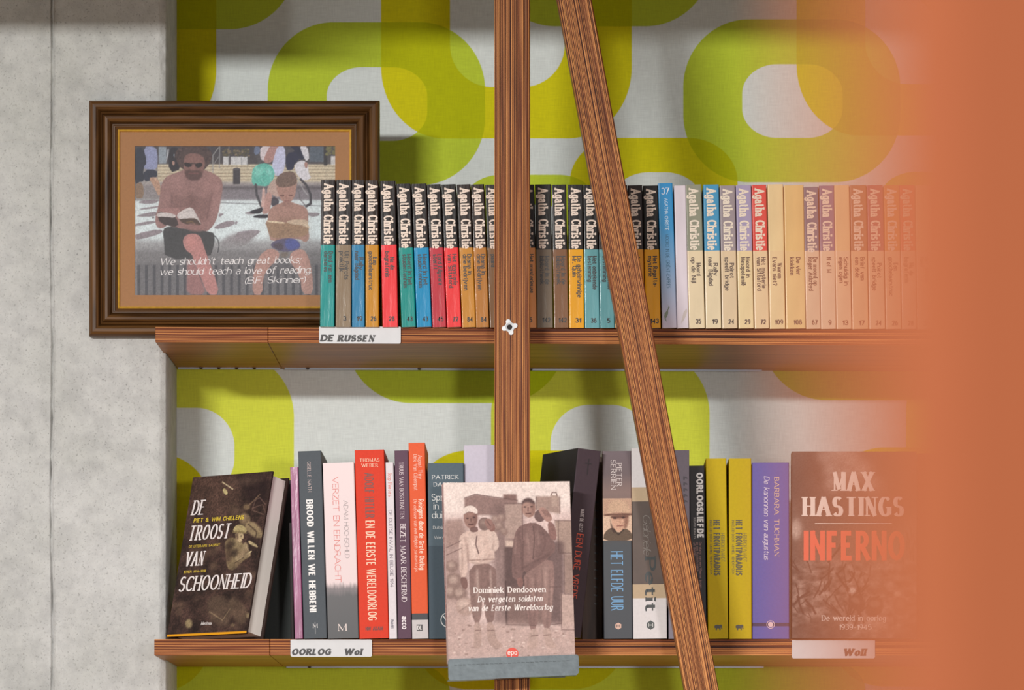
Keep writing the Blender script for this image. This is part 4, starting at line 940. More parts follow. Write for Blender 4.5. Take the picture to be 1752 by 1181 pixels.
dtxt('DE LITERAIRE SALIENT', 323.7, 940, 380, 4.4, (214, 184, 60), 'subtitle', thick=.17, thin=.15, track=.08); dtxt('IEPER 1914-1918', 315, 984.3, 355, 4.4, (214, 184, 60), 'subtitle', thick=.17, thin=.15)
dtxt('Manteau', 347, 1072, 366, 5.5, (226, 218, 214), 'logo', thick=.17, thin=.13, slant=.2)
# dark thin book the hardback leans against
b = Book('dark bottle green book leaning between the hardback and the magenta book', (452, 499), 1093.5, 452, 822, [matt((50, 54, 52))], None, 6.10, .15, SZ, group=WG)
b = Book('low thin black booklet against the magenta spine', (498, 503.8), 1093.5, 494.5, 895, [matt((42, 36, 36))], None, 6.0, .12, SZ, group=WG, name='booklet')

# ------------------------------------------------------------------ displayed book in its metal holder, clamped to the post
Yd = 5.875
kd = Yd/F
yaw, roll, back = math.radians(-7), math.radians(-1.3), math.radians(4)
Wb, Hb, Tb = 217*kd/math.cos(yaw), 303*kd, .021
R2 = Matrix.Rotation(roll, 3, 'Y') @ Matrix.Rotation(-yaw, 3, 'Z') @ Matrix.Rotation(-back, 3, 'X')
base = (X(767.5, Yd-.003), Yd-.003, Z(1134, Yd))
dd = face_book('pale sepia photograph book with two standing men, displayed on the grey holder', Wb, Tb, Hb+7*kd, base, R2, matt((206, 180, 176)), False)
Hx = Hb+7*kd
uv2 = aff((761.3, 826.6), (977.5, 822.5), (767, 1134))
cw, chh = 216, 310
def tr2(x, y):
    u, v = uv2(x/3.193+740, y/3.193+800); return u*cw, v*chh
cv = Canvas(cw, chh, (214, 188, 182), tr=tr2)
def q4(*p, c=(0, 0, 0), a=1, bl=0, r=False): cv.poly(list(p), c, a, bl, rnd=r)
cv.poly([(60, 60), (770, 60), (770, 230), (60, 270)], (232, 214, 206), 1, 8, rnd=False)
q4((180, 168), (240, 146), (470, 178), (470, 260), (180, 260), c=(140, 112, 106), bl=1); q4((392, 145), (465, 145), (466, 182), (392, 176), c=(124, 96, 90), bl=1)
q4((80, 290), (170, 280), (170, 420), (80, 440), c=(164, 136, 128), bl=2); q4((70, 300), (200, 300), (200, 760), (70, 760), c=(150, 122, 114), a=.75, bl=6)
q4((330, 200), (500, 200), (500, 860), (330, 860), c=(118, 94, 90), a=.8, bl=5); q4((400, 200), (495, 195), (490, 390), (400, 390), c=(168, 142, 132), bl=1)
q4((570, 155), (700, 155), (700, 250), (570, 230), c=(158, 132, 122), bl=1); q4((655, 150), (690, 150), (684, 210), (655, 210), c=(176, 150, 138), bl=0)
cv.line([(652, 150), (660, 132), (680, 132), (686, 150)], 1.6, (110, 84, 80)); q4((670, 285), (770, 285), (770, 470), (690, 470), c=(164, 138, 126), bl=1)
q4((400, 400), (720, 400), (720, 860), (400, 860), c=(98, 76, 74), a=.9, bl=3); q4((395, 430), (640, 430), (640, 650), (395, 650), c=(88, 68, 66), a=.8, bl=2); q4((720, 470), (780, 470), (780, 690), (720, 690), c=(150, 124, 114), bl=1)
q4((700, 690), (790, 690), (790, 890), (700, 890), c=(186, 158, 148), bl=1); q4((405, 660), (640, 650), (640, 860), (410, 860), c=(124, 98, 92), a=.9, bl=2); cv.line([(400, 620), (400, 860)], 2, (70, 52, 50), .8)
q4((400, 395), (450, 400), (450, 432), (400, 432), c=(206, 180, 166), bl=1)
for x, y, rr in [(350, 285, 24), (385, 275, 22), (370, 320, 26), (345, 335, 20), (395, 350, 20), (110, 540, 34), (120, 620, 44), (100, 680, 40), (150, 690, 40)]:
    cv.ell(x, y, rr, rr, (134, 108, 100), .9, 1); cv.ell(x-5, y-7, rr*.55, rr*.5, (184, 158, 146), .8, 2)
q4((60, 850), (800, 860), (800, 1060), (60, 1060), c=(188, 160, 152), bl=6); q4((60, 730), (210, 760), (210, 900), (60, 900), c=(182, 154, 146), a=.9, bl=5)
for q in range(70):
    x, y = r2.uniform(80, 780), r2.uniform(860, 1040); cv.ell(x, y, r2.uniform(3, 12), r2.uniform(2, 6), (222, 200, 190) if q % 2 else (138, 112, 104), .7, 0)
cv.ell(180, 760, 54, 50, (172, 144, 134), 1, 1); cv.ell(170, 745, 32, 24, (206, 180, 168), .8, 3); cv.line([(140, 790), (215, 740)], 1.5, (130, 104, 96), .6)
# left man
cv.poly([(200, 525), (345, 525), (352, 640), (340, 780), (330, 850), (290, 850), (275, 690), (262, 850), (222, 850), (205, 700)], (128, 100, 94)); cv.poly([(230, 560), (258, 560), (258, 840), (232, 840)], (150, 122, 114), .7, 3)
cv.poly([(150, 605), (148, 400), (160, 365), (215, 340), (280, 345), (330, 330), (340, 420), (342, 520), (205, 535), (196, 470), (190, 600)], (206, 178, 166)); cv.poly([(200, 380), (235, 370), (250, 520), (210, 525)], (222, 198, 186), .7, 4)
cv.line([(246, 375), (240, 420), (255, 470)], 2, (92, 70, 68)); cv.line([(196, 420), (200, 520)], 2, (150, 120, 112), .7, 1); cv.line([(205, 508), (340, 500)], 2.4, (150, 122, 112), .8)
cv.poly([(152, 600), (188, 598), (196, 650), (180, 670), (160, 650)], (118, 86, 80)); cv.poly([(300, 345), (345, 340), (372, 420), (345, 465), (315, 450)], (210, 184, 172)); cv.poly([(300, 300), (340, 300), (350, 345), (316, 352)], (128, 92, 84))
cv.ell(288, 308, 34, 36, (122, 98, 92), 1, 0); cv.ell(282, 298, 18, 16, (158, 132, 122), .7, 2); cv.poly([(285, 285), (320, 275), (340, 310), (325, 345), (300, 330)], (140, 104, 96)); cv.line([(300, 290), (320, 318)], 1.6, (84, 60, 58), .8)
cv.poly([(176, 250), (248, 245), (252, 290), (238, 325), (212, 338), (188, 320), (174, 285)], (148, 112, 102)); cv.poly([(228, 250), (250, 246), (252, 290), (234, 325), (222, 330)], (112, 80, 74), .7, 2); cv.poly([(205, 330), (250, 320), (255, 350), (215, 356)], (104, 74, 70), .9)
cv.poly([(166, 245), (180, 215), (220, 205), (250, 225), (252, 258), (210, 236), (176, 256)], (228, 210, 200)); cv.ell(196, 278, 8, 4, (64, 44, 44), .9); cv.ell(232, 272, 8, 4, (64, 44, 44), .9); cv.line([(215, 280), (216, 298)], 1.6, (88, 62, 58)); cv.line([(203, 312), (228, 310)], 1.8, (78, 48, 46)); cv.ell(224, 294, 9, 7, (156, 118, 108), .7, 1)
cv.poly([(224, 845), (262, 845), (266, 930), (262, 985), (218, 990), (226, 930)], (176, 148, 138)); cv.poly([(292, 845), (332, 845), (345, 940), (380, 965), (375, 986), (320, 984), (296, 930)], (172, 144, 134)); cv.line([(232, 890), (262, 888)], 1.5, (120, 94, 88)); cv.line([(300, 890), (334, 888)], 1.5, (120, 94, 88))
for ln in [[(160, 420), (168, 500), (160, 590)], [(180, 380), (190, 430), (196, 520)], [(320, 470), (300, 500), (260, 515)], [(340, 400), (330, 440), (350, 470)], [(225, 540), (222, 640), (236, 760)], [(300, 545), (304, 660), (300, 780)], [(262, 700), (270, 600), (268, 540)], [(215, 520), (270, 528), (340, 516)]]: cv.line(ln, 1.4, (108, 82, 76), .55, 1)
for ln in [[(160, 400), (152, 500)], [(220, 400), (232, 470)], [(270, 380), (280, 470), (270, 510)], [(245, 560), (250, 700)], [(318, 560), (322, 700)]]: cv.line(ln, 2.2, (232, 208, 196), .5, 1)
# right man
cv.poly([(498, 560), (655, 480), (668, 600), (650, 760), (642, 880), (600, 885), (588, 700), (565, 890), (525, 890), (505, 700)], (136, 106, 100)); cv.poly([(590, 540), (640, 500), (650, 640), (630, 860), (608, 860), (600, 680)], (156, 126, 118), .7, 4)
cv.poly([(432, 590), (440, 420), (462, 330), (520, 300), (580, 300), (640, 360), (676, 420), (665, 470), (520, 575), (495, 560), (490, 610), (455, 615)], (118, 90, 86)); cv.poly([(500, 330), (550, 320), (580, 420), (540, 540), (500, 520)], (138, 108, 102), .7, 5)
cv.line([(490, 560), (500, 400)], 2, (82, 60, 58), .8, 1); cv.line([(552, 318), (560, 380), (550, 500)], 1.6, (80, 60, 58), .7); cv.poly([(462, 600), (492, 598), (496, 640), (480, 655), (462, 640)], (128, 92, 86)); cv.line([(500, 545), (640, 470)], 2, (86, 64, 62), .7, 1)
cv.poly([(630, 290), (665, 300), (680, 350), (680, 400), (640, 385)], (134, 98, 92)); cv.ell(590, 262, 30, 34, (104, 80, 78)); cv.poly([(580, 225), (610, 210), (650, 250), (660, 285), (630, 300), (600, 265)], (164, 126, 116)); 
for q in range(4): cv.line([(602+q*9, 232), (622+q*10, 262+q*3)], 1.2, (96, 70, 66), .7)
cv.poly([(490, 210), (502, 172), (535, 164), (565, 185), (568, 240), (550, 268), (520, 274), (494, 245)], (166, 130, 118)); cv.poly([(545, 190), (566, 190), (566, 240), (548, 268), (538, 270)], (124, 90, 82), .7, 2); cv.poly([(488, 205), (500, 172), (535, 160), (568, 188), (560, 200), (520, 182)], (74, 56, 56), .9, 1)
cv.ell(510, 214, 8, 4, (60, 42, 42), .9); cv.ell(545, 212, 8, 4, (60, 42, 42), .9); cv.line([(527, 216), (526, 236)], 1.6, (92, 64, 60)); cv.line([(515, 250), (540, 249)], 1.8, (76, 46, 46)); cv.ell(508, 232, 8, 9, (166, 128, 116), .6, 2)
cv.poly([(530, 880), (570, 880), (575, 950), (560, 990), (515, 994), (512, 980)], (182, 154, 144)); cv.poly([(600, 875), (640, 875), (650, 945), (674, 968), (668, 988), (622, 985), (604, 940)], (180, 152, 142)); cv.line([(534, 920), (572, 916)], 1.5, (122, 96, 90)); cv.line([(604, 915), (642, 912)], 1.5, (122, 96, 90))
for ln in [[(450, 400), (446, 480), (452, 580)], [(470, 350), (490, 420), (486, 500)], [(600, 330), (620, 400), (600, 470)], [(560, 330), (600, 360), (640, 370)], [(520, 570), (560, 520), (640, 480)], [(560, 580), (566, 700), (548, 860)], [(640, 560), (636, 700), (622, 860)], [(598, 560), (600, 660), (592, 700)], [(520, 600), (518, 700), (535, 860)]]: cv.line(ln, 1.5, (84, 62, 60), .6, 1)
for ln in [[(458, 380), (452, 470)], [(520, 360), (530, 460)], [(575, 340), (585, 420)], [(545, 600), (548, 720)], [(615, 540), (618, 680)], [(650, 620), (646, 760)]]: cv.line(ln, 2.2, (180, 148, 138), .5, 1)
for ln in [[(400, 195), (495, 195), (495, 390)], [(572, 158), (572, 230)], [(700, 158), (700, 250)], [(672, 288), (770, 288)], [(690, 290), (690, 465), (770, 465)], [(720, 472), (720, 690), (780, 690)], [(702, 692), (702, 885), (780, 885)], [(405, 655), (405, 858), (560, 862)], [(640, 650), (700, 650)], [(640, 860), (700, 850)], [(180, 168), (240, 146), (470, 178)], [(80, 440), (160, 400)], [(80, 480), (165, 440)]]: cv.line(ln, 1.3, (84, 62, 60), .65)
cv.noise(.11, (1.8, 1.8), 91, 2); cv.noise(.06, (8, 8), 95, 3); cv.a = cv.a*.93+np.array((236, 216, 210))*.07
print_mesh(cv, 'cover_print', dd, (.0002, -.0002, .0002), (1, 0, 0), (0, 0, 1), Wb-.0004, Hx-.0004)
def ctxt(text, x0, yb, x1, cap, col=(240, 228, 222), name='title', **kw):
    u0, v0 = uv2(x0, yb); lettering(dd, text, (u0*Wb, -.0003, (1-v0)*Hx), (1, 0, 0), (0, 0, 1), (x1-x0)/216.2*Wb, cap/307*Hx, ink(col), name, **kw)
ctxt('Dominiek Dendooven', 811, 1015.5, 934, 10, name='author_name', thick=.18, thin=.08, serif=.06)
ctxt('De vergeten soldaten', 817.4, 1031, 928, 10, thick=.16, thin=.06, serif=.04, slant=.2)
ctxt('van de Eerste Wereldoorlog', 801, 1046.5, 945, 10, thick=.16, thin=.06, serif=.04, slant=.2)
u0, v0 = uv2(875.6, 1119)
meshobj('logo_disc', [((u0+10.5/216*math.cos(a*math.pi/12))*Wb, -.0004, (1-v0)*Hx+10.5/216*Wb*math.sin(a*math.pi/12)) for a in range(24)], [tuple(range(24))], ink((222, 74, 56)), dd)
ctxt('epo', 867.5, 1121.5, 884, 9.5, (244, 226, 216), 'logo', lift=.0006, thick=.14, thin=.12)
lettering(dd, 'Dominiek Dendooven  De vergeten soldaten van de Eerste Wereldoorlog', (-.0001, .013, Hx*.92), (0, 0, -1), (0, -1, 0), Hx*.72, .0065, ink((150, 74, 72)), 'spine_title', thick=.14, thin=.08, serif=.05)
# the holder
def on(u, v, d): return Vector(base)+R2 @ Vector((u, d, v))
hold = empty('book_holder', tuple(Vector(base)+Vector((0, 0, -.004)))); hold.rotation_euler = R2.to_euler(); tag(hold, 'grey metal book holder with an upturned lip, fixed to the upright post', 'book holder')
gm = paint((98, 108, 112), .38, .16, .2, 120, 0, (1, 1, 1), .6, .35)
mb = MB(); w0, w1 = -.001, Wb+.0035
zt = lambda u: .0045+.012+.0035*u/Wb
mb.prism([(w0, -.0155), (w0+.002, -.0185), (w1-.003, -.0145), (w1, -.011), (w1, .0085), (w1-.002, .0105), (w0+.002, .0075), (w0, .0055)], lambda u, v, d: (u, d, v), -.0045, -.003); mb.build('lip', gm, hold)
mb = MB(); mb.prism([(w0+.001, -.0165), (w1-.001, -.0125), (w1-.001, -.0115), (w0+.001, -.0155)], lambda u, v, d: (u, d, v), -.003, Tb+.004); mb.build('tray_floor', gm, hold)
mb = MB(); mb.box(.01, Wb-.01, Tb+.001, Tb+.0025, -.014, .10, b=.0004); mb.build('back_plate', gm, hold)
mb = MB(); mb.box(.066, .088, Tb+.0025, 5.93-Yd+.004, .02, .05, b=.0006); mb.build('bracket', gm, hold)
mb = MB()
for q in range(26):
    u = .006+q*(Wb-.012)/26; mb.poly([(u, -.00465, -.0005+.0035*u/Wb+random.uniform(-.0004, .0004)), (u+.0042, -.00465, -.0005+.0035*u/Wb), (u+.0042, -.00465, .0001+.0035*u/Wb), (u, -.00465, .0003+.0035*u/Wb)])
mb.build('scratch_line', ink((66, 74, 78)), hold)

# ------------------------------------------------------------------ shelf labels
def slabel(px0, px1, y0, y1, label, texts, Y=5.9965, tilt=0.0):
    kk = Y/F; o = empty('shelf_label', (X(px0, Y), Y, Z(y1, Y)), (0, tilt, 0)); tag(o, label, 'label', 'white shelf labels')
    w, h, r = (px1-px0)*kk, (y1-y0)*kk, 3*kk; pts = []
    for cx, cy, a0 in ((w-r, h-r*.4, 0), (r, h-r*.4, 90), (r, r, 180), (w-r, r, 270)):
        for q in range(5):
            a = math.radians(a0+q*22.5); pts.append((cx+r*math.cos(a), cy+(r if a0 >= 180 else r*.4)*math.sin(a)))
    mb = MB(); mb.prism(pts, lambda u, v, d: (u, d, v), 0, .0015); mb.build('plate', paint((204, 204, 206), .35, .03, .05, 90), o)
    for t, x0, x1, yb, cap in texts:
        lettering(o, t, ((x0-px0)*kk, -.0001, (y1-yb)*kk), (1, 0, 0), (0, 0, 1), (x1-x0)*kk, cap*kk, ink((32, 26, 26)), 'lettering', thick=.33, thin=.19, slant=.22, serif=.05, track=-.02)
slabel(546, 685.6, 558.6, 587.6, 'white label strip reading DE RUSSEN on the upper shelf edge', [('DE', 547.5, 571, 584.3, 11.5), ('RUSSEN', 577, 640, 584.6, 11.5)], tilt=0.004)
slabel(497, 636.5, 1094.5, 1124, 'white label strip reading OORLOG WoI on the lower shelf edge', [('OORLOG', 498.5, 566, 1121.3, 11), ('WoI', 588, 619, 1121.3, 11)])
slabel(1355, 1497, 1095, 1127, 'white label strip reading WoII under the battlefield cover', [('WoII', 1442, 1481, 1122.7, 12.5)])

# ------------------------------------------------------------------ framed photograph standing on the upper shelf
Yfr = 6.1215      # back of the frame
front = .0205
kf = (Yfr-front)/F
fx0, fx1 = X(151.5, Yfr-front), X(649, Yfr-front); fz1 = Z(170.5, Yfr-front); fz0 = zs_upper(X(300, 6.1))+.0012
fr = empty('picture_frame', (fx0, Yfr, fz0)); tag(fr, 'dark moulded wooden frame holding a photo of a man and a boy reading', 'picture frame')
fr.rotation_euler = (0, 0, 0)
FW, FH = fx1-fx0, fz1-fz0
prof = [(0, 0), (0, 13), (1, 16), (3, 18.5), (7, 20), (12, 20.2), (16, 18.6), (18.5, 15), (19.2, 13.6), (20, 15.6), (21.5, 16.6), (23, 15.8), (23.8, 14), (25, 16), (28, 18), (32, 18.3), (36, 16.6), (38.5, 13), (39.2, 11.5), (40, 12.6), (41.5, 12.6), (42.3, 10.5), (44, 10.6), (45, 8.6), (48.5, 7.6), (48.5, 3)]
def ringmesh(name, prof, m, parent, inset=0.0):
    V, Fc = [], []
    for t, h in prof:
        q = t*kf+inset
        V += [(q, -h/1000, q), (FW-q, -h/1000, q), (FW-q, -h/1000, FH-q), (q, -h/1000, FH-q)]
    for i in range(len(prof)-1):
        for c in range(4):
            d = (c+1) % 4; Fc.append((i*4+c, i*4+d, (i+1)*4+d, (i+1)*4+c))
    return meshobj(name, V, Fc, m, parent, [i % 2 for i in range(len(Fc))] if isinstance(m, list) else None)
fm_h = wood('frame_wood', (46, 26, 10), (110, 74, 38), (5, 90, 90), .42); fm_v = wood('frame_wood_upright', (46, 26, 10), (110, 74, 38), (90, 90, 5), .42); 
mo = ringmesh('moulding', prof, [fm_h, fm_v], fr)
ringmesh('gold_slip', [(48.4, 3), (48.5, 8.2), (50, 9), (51.5, 8), (52.2, 5.2), (52.3, 3)], paint((226, 172, 66), .35, .2, .3, 200, 0, (1, 1, 1), .5, .15), fr)
ins = 52*kf; mb = MB()
# mat board with window
pu0, pu1 = (229-151.5)*kf, (572.5-151.5)*kf; pv1, pv0 = FH-(247-170.5)*kf, FH-(502.5-170.5)*kf
for (a, b2, c, d) in ((ins, FW-ins, ins, pv0), (ins, FW-ins, pv1, FH-ins), (ins, pu0, pv0, pv1), (pu1, FW-ins, pv0, pv1)): mb.box(a, b2, -.0052, -.0036, c, d)
mb.build('mat_board', paint((172, 126, 84), .8, .06, .25, 500), fr)
mb = MB(); mb.box(.01, FW-.01, -.003, -.0002, .01, FH-.01); mb.build('backing_board', matt((110, 84, 60)), fr)
cw, chh = 344, 256
cv = Canvas(cw, chh, (150, 146, 146), tr=lambda x, y: (x-229, y-247))
a5 = lambda p: [(220+x/6.561, 240+y/6.561) for x, y in p]
a6 = lambda p: [(400+x/6.561, 240+y/6.561) for x, y in p]
a7 = lambda p: [(220+x/4.867, 380+y/4.867) for x, y in p]
def P5(p, c, a=1, bl=0, r=True): cv.poly(a5(p), c, a, bl, rnd=r)
def P6(p, c, a=1, bl=0, r=True): cv.poly(a6(p), c, a, bl, rnd=r)
def P7(p, c, a=1, bl=0, r=True): cv.poly(a7(p), c, a, bl, rnd=r)
def Rr(x0, y0, x1, y1, c, a=1, bl=0): cv.poly([(x0, y0), (x1, y0), (x1, y1), (x0, y1)], c, a, bl, rnd=False)
Rr(225, 240, 580, 282, (70, 66, 72)); Rr(225, 262, 580, 282, (84, 78, 80), .6, 4)
for q in range(12): Rr(430+q*1, 248+q*2.8, 580, 249.2+q*2.8, (108, 106, 108), .5)
Rr(268, 278, 578, 309, (206, 194, 170)); 
for q in range(5): cv.line([(268, 282.5+q*5.6), (578, 281.5+q*5.6)], 1.2, (140, 122, 102), .8)
Rr(225, 308, 580, 318, (176, 168, 164), 1, 1); Rr(360, 313, 580, 342, (134, 128, 134), 1, 2); Rr(225, 312, 300, 336, (146, 140, 142), 1, 2)
Rr(360, 316, 580, 321, (96, 90, 94), .8, 1); Rr(225, 339, 580, 440, (218, 228, 230), 1, 1); cv.line([(229, 339), (575, 350)], 1.5, (120, 118, 124), .8)
for p in [[(90, 750), (330, 712), (330, 735), (150, 760)], [(60, 830), (200, 790), (320, 780), (310, 830), (150, 840)], [(60, 915), (250, 880), (330, 900), (60, 950)], [(60, 1030), (350, 970), (380, 1020), (100, 1100), (60, 1080)], [(100, 660), (330, 640), (300, 690), (120, 692)], [(930, 960), (1060, 890), (1180, 880), (1180, 930), (1000, 980)], [(1000, 800), (1070, 800), (1000, 850)]]: P5(p, (142, 130, 136), .95, 0)
for p in [[(0, 1020), (130, 990), (300, 985), (250, 1040), (120, 1120), (0, 1160)], [(780, 790), (960, 790), (940, 830), (850, 840)], [(110, 790), (230, 760), (240, 810), (120, 810)], [(0, 890), (40, 890), (10, 940)], [(0, 1060), (200, 1030), (150, 1150), (0, 1175)]]: P6(p, (146, 136, 142), .95, 0)
P7([(760, 150), (830, 100), (1000, 60), (1060, 80), (1000, 140), (860, 200), (750, 190)], (146, 138, 142), .8, 2); P7([(800, 90), (980, 55), (1090, 60), (1000, 150), (800, 210)], (150, 142, 146), .5, 3)
Rr(225, 408, 580, 446, (150, 148, 150), .85, 4); Rr(225, 424, 580, 452, (124, 122, 124), .9, 4); Rr(225, 446, 580, 505, (116, 114, 117), 1, 2)
for q in range(27): Rr(233.5+q*13.2, 450, 238.5+q*13.2, 505, (74, 74, 80), .85, 0)
Rr(229, 380, 231.5, 505, (206, 196, 200), .5, 1)
# passers-by at the left
P5([(60, 70), (150, 60), (200, 230), (150, 300), (170, 440), (100, 450), (60, 490)], (44, 48, 62)); P5([(150, 50), (300, 50), (318, 180), (310, 310), (200, 310), (150, 290), (200, 230)], (150, 156, 190)); P5([(160, 310), (310, 310), (315, 390), (250, 430), (160, 445)], (48, 52, 68))
P5([(70, 460), (150, 450), (165, 620), (90, 640), (62, 600)], (140, 116, 96)); P5([(210, 400), (300, 390), (350, 480), (345, 600), (320, 600), (270, 490)], (186, 150, 128)); P5([(270, 400), (310, 390), (300, 440)], (214, 180, 156))
Rr(270, 248, 283, 277, (148, 158, 168)); P5([(440, 60), (560, 60), (590, 300), (440, 350)], (44, 40, 48)); P5([(480, 210), (510, 220), (500, 270), (480, 250)], (190, 150, 136)); P5([(490, 130), (510, 140), (505, 190)], (170, 186, 206)); P5([(430, 60), (445, 100), (415, 230), (410, 200)], (200, 204, 212), .9)
# railing, planters, bollard
cv.line(a5([(1010, 50), (935, 150), (935, 340)]), 1.5, (156, 156, 156)); cv.line(a5([(1012, 50), (1008, 290)]), 1.5, (150, 150, 152)); cv.line(a5([(1005, 160), (950, 240)]), 1.3, (140, 140, 142)); cv.line(a5([(1115, 50), (1115, 160)]), 1.2, (140, 140, 142))
for x in (380, 393, 402, 412): Rr(x, 265, x+10, 279, (206, 206, 208)); Rr(x+9, 266, x+10.5, 280, (130, 130, 134))
for q in range(60): cv.ell(r2.uniform(380, 424), r2.uniform(252, 265), 2, 1.4, (92, 86, 62) if q % 3 else (140, 122, 96), .8)
Rr(397, 286, 409, 312, (66, 62, 68)); cv.ell(403, 286, 6, 2, (90, 86, 90))
Rr(528, 247, 552, 274, (92, 102, 114)); Rr(552, 247, 558, 280, (56, 54, 58)); Rr(564, 264, 573, 279, (206, 204, 204)); 
for q in range(30): cv.ell(r2.uniform(556, 573), r2.uniform(247, 262), 2, 2, (120, 116, 76), .8)
# walking woman, green bag, cyclist
P6([(290, 40), (420, 40), (400, 110), (330, 220), (280, 180)], (214, 204, 208)); P6([(400, 30), (520, 30), (470, 150), (400, 240), (320, 230), (330, 170)], (176, 136, 130)); P6([(480, 40), (560, 40), (572, 230), (540, 350), (470, 400), (410, 300), (430, 200)], (196, 198, 222))
P6([(220, 45), (285, 50), (280, 130), (215, 150)], (120, 136, 170), .8); P6([(570, 130), (700, 100), (740, 130), (720, 200), (670, 240), (660, 310), (570, 320)], (44, 46, 70)); P6([(610, 35), (720, 35), (790, 180), (730, 210), (680, 110)], (42, 44, 66)); P6([(720, 35), (810, 40), (838, 180), (800, 220), (770, 160)], (216, 214, 220))
P6([(680, 230), (770, 200), (820, 250), (830, 360), (860, 400), (790, 440), (720, 400), (670, 310)], (214, 212, 218)); P6([(780, 220), (820, 230), (810, 300), (780, 280)], (170, 130, 120))
P6([(190, 360), (210, 280), (300, 235), (400, 250), (448, 330), (440, 410), (370, 500), (280, 490), (190, 480)], (104, 186, 172)); P6([(230, 300), (300, 270), (330, 330), (260, 400), (210, 380)], (146, 212, 200), .7, 2); P6([(350, 270), (420, 320), (410, 380), (360, 380)], (150, 216, 206), .7, 2)
for q in range(24): 
    x, y = r2.uniform(210, 430), r2.uniform(270, 460); cv.line(a6([(x, y), (x+r2.uniform(-25, 25), y+r2.uniform(10, 50))]), 1, (72, 150, 140) if q % 2 else (180, 228, 220), .6)
cv.line(a6([(235, 480), (245, 590), (300, 730)]), 4.2, (74, 72, 78)); cv.line(a6([(740, 420), (800, 480), (850, 590), (850, 690), (800, 720)]), 4.2, (72, 70, 76)); cv.line(a6([(700, 400), (760, 520), (820, 600)]), 1.5, (170, 170, 172)); cv.line(a6([(800, 720), (730, 640), (720, 560)]), 2, (110, 106, 110), .8)
P6([(400, 440), (470, 420), (500, 560), (500, 630), (400, 580), (350, 560)], (190, 164, 154)); P6([(310, 500), (345, 540), (335, 700), (320, 740), (290, 720), (305, 620)], (206, 172, 164)); P6([(350, 560), (420, 570), (410, 690), (380, 800), (300, 810), (330, 700)], (186, 148, 140)); P6([(420, 600), (500, 650), (490, 700), (400, 730)], (60, 56, 66), .9)
P6([(155, 780), (240, 750), (320, 730), (300, 800), (200, 805)], (44, 42, 50)); P6([(200, 830), (290, 810), (390, 815), (380, 855), (220, 850)], (42, 40, 48))
# man
P5([(610, 310), (540, 340), (420, 380), (365, 450), (345, 560), (325, 720), (285, 850), (300, 950), (360, 975), (430, 930), (500, 960), (700, 1030), (860, 1010), (940, 940), (990, 830), (1025, 640), (1048, 500), (1030, 410), (940, 350), (840, 310)], (154, 118, 114))
P5([(480, 560), (600, 640), (700, 600), (860, 640), (930, 560), (880, 800), (860, 890), (600, 900), (470, 740)], (134, 100, 96), .75, 3); P5([(640, 560), (740, 560), (760, 800), (660, 760)], (118, 86, 82), .6, 4); P5([(420, 400), (600, 380), (640, 460), (560, 540), (440, 480)], (168, 130, 126), .6, 4); P5([(760, 400), (960, 400), (1010, 500), (900, 560), (760, 520)], (162, 124, 120), .6, 4)
cv.line(a5([(475, 570), (470, 700), (450, 750)]), 1.8, (104, 74, 72), .7, 1); cv.line(a5([(930, 570), (890, 740), (870, 860)]), 1.8, (104, 74, 72), .7, 1); P5([(960, 450), (1040, 480), (1010, 700), (960, 820), (900, 900), (930, 700)], (170, 132, 128), .5, 3)
P5([(510, 120), (560, 60), (700, 30), (860, 50), (930, 120), (920, 210), (860, 290), (820, 330), (620, 320), (540, 260)], (82, 64, 62), 1, 0)
for q in range(150):
    t = r2.uniform(0, 6.28); x, y = 715+200*math.cos(t)*r2.uniform(.75, 1.04), 150+125*math.sin(t)*r2.uniform(.6, 1); cv.ell(220+x/6.561, 240+y/6.561, 1.8, 1.5, [(70, 52, 52), (100, 78, 76), (62, 48, 50)][q % 3], .6, 0)
P5([(620, 150), (700, 120), (820, 150), (850, 230), (830, 330), (790, 420), (640, 420), (610, 330), (605, 220)], (134, 98, 92)); P5([(610, 320), (680, 310), (820, 320), (815, 390), (770, 430), (690, 435), (640, 410)], (92, 66, 64), .95, 1); P5([(670, 150), (800, 150), (820, 220), (640, 220)], (146, 108, 102), .7, 3)
P5([(610, 225), (700, 240), (700, 275), (650, 285), (615, 265)], (44, 34, 36)); P5([(735, 240), (820, 230), (812, 275), (770, 292), (738, 275)], (44, 34, 36)); cv.line(a5([(695, 240), (740, 244)]), 1.4, (50, 38, 40)); P5([(690, 270), (735, 270), (740, 320), (685, 318)], (152, 110, 104), .7, 1); cv.line(a5([(665, 352), (770, 352)]), 1.8, (128, 82, 80), .9)
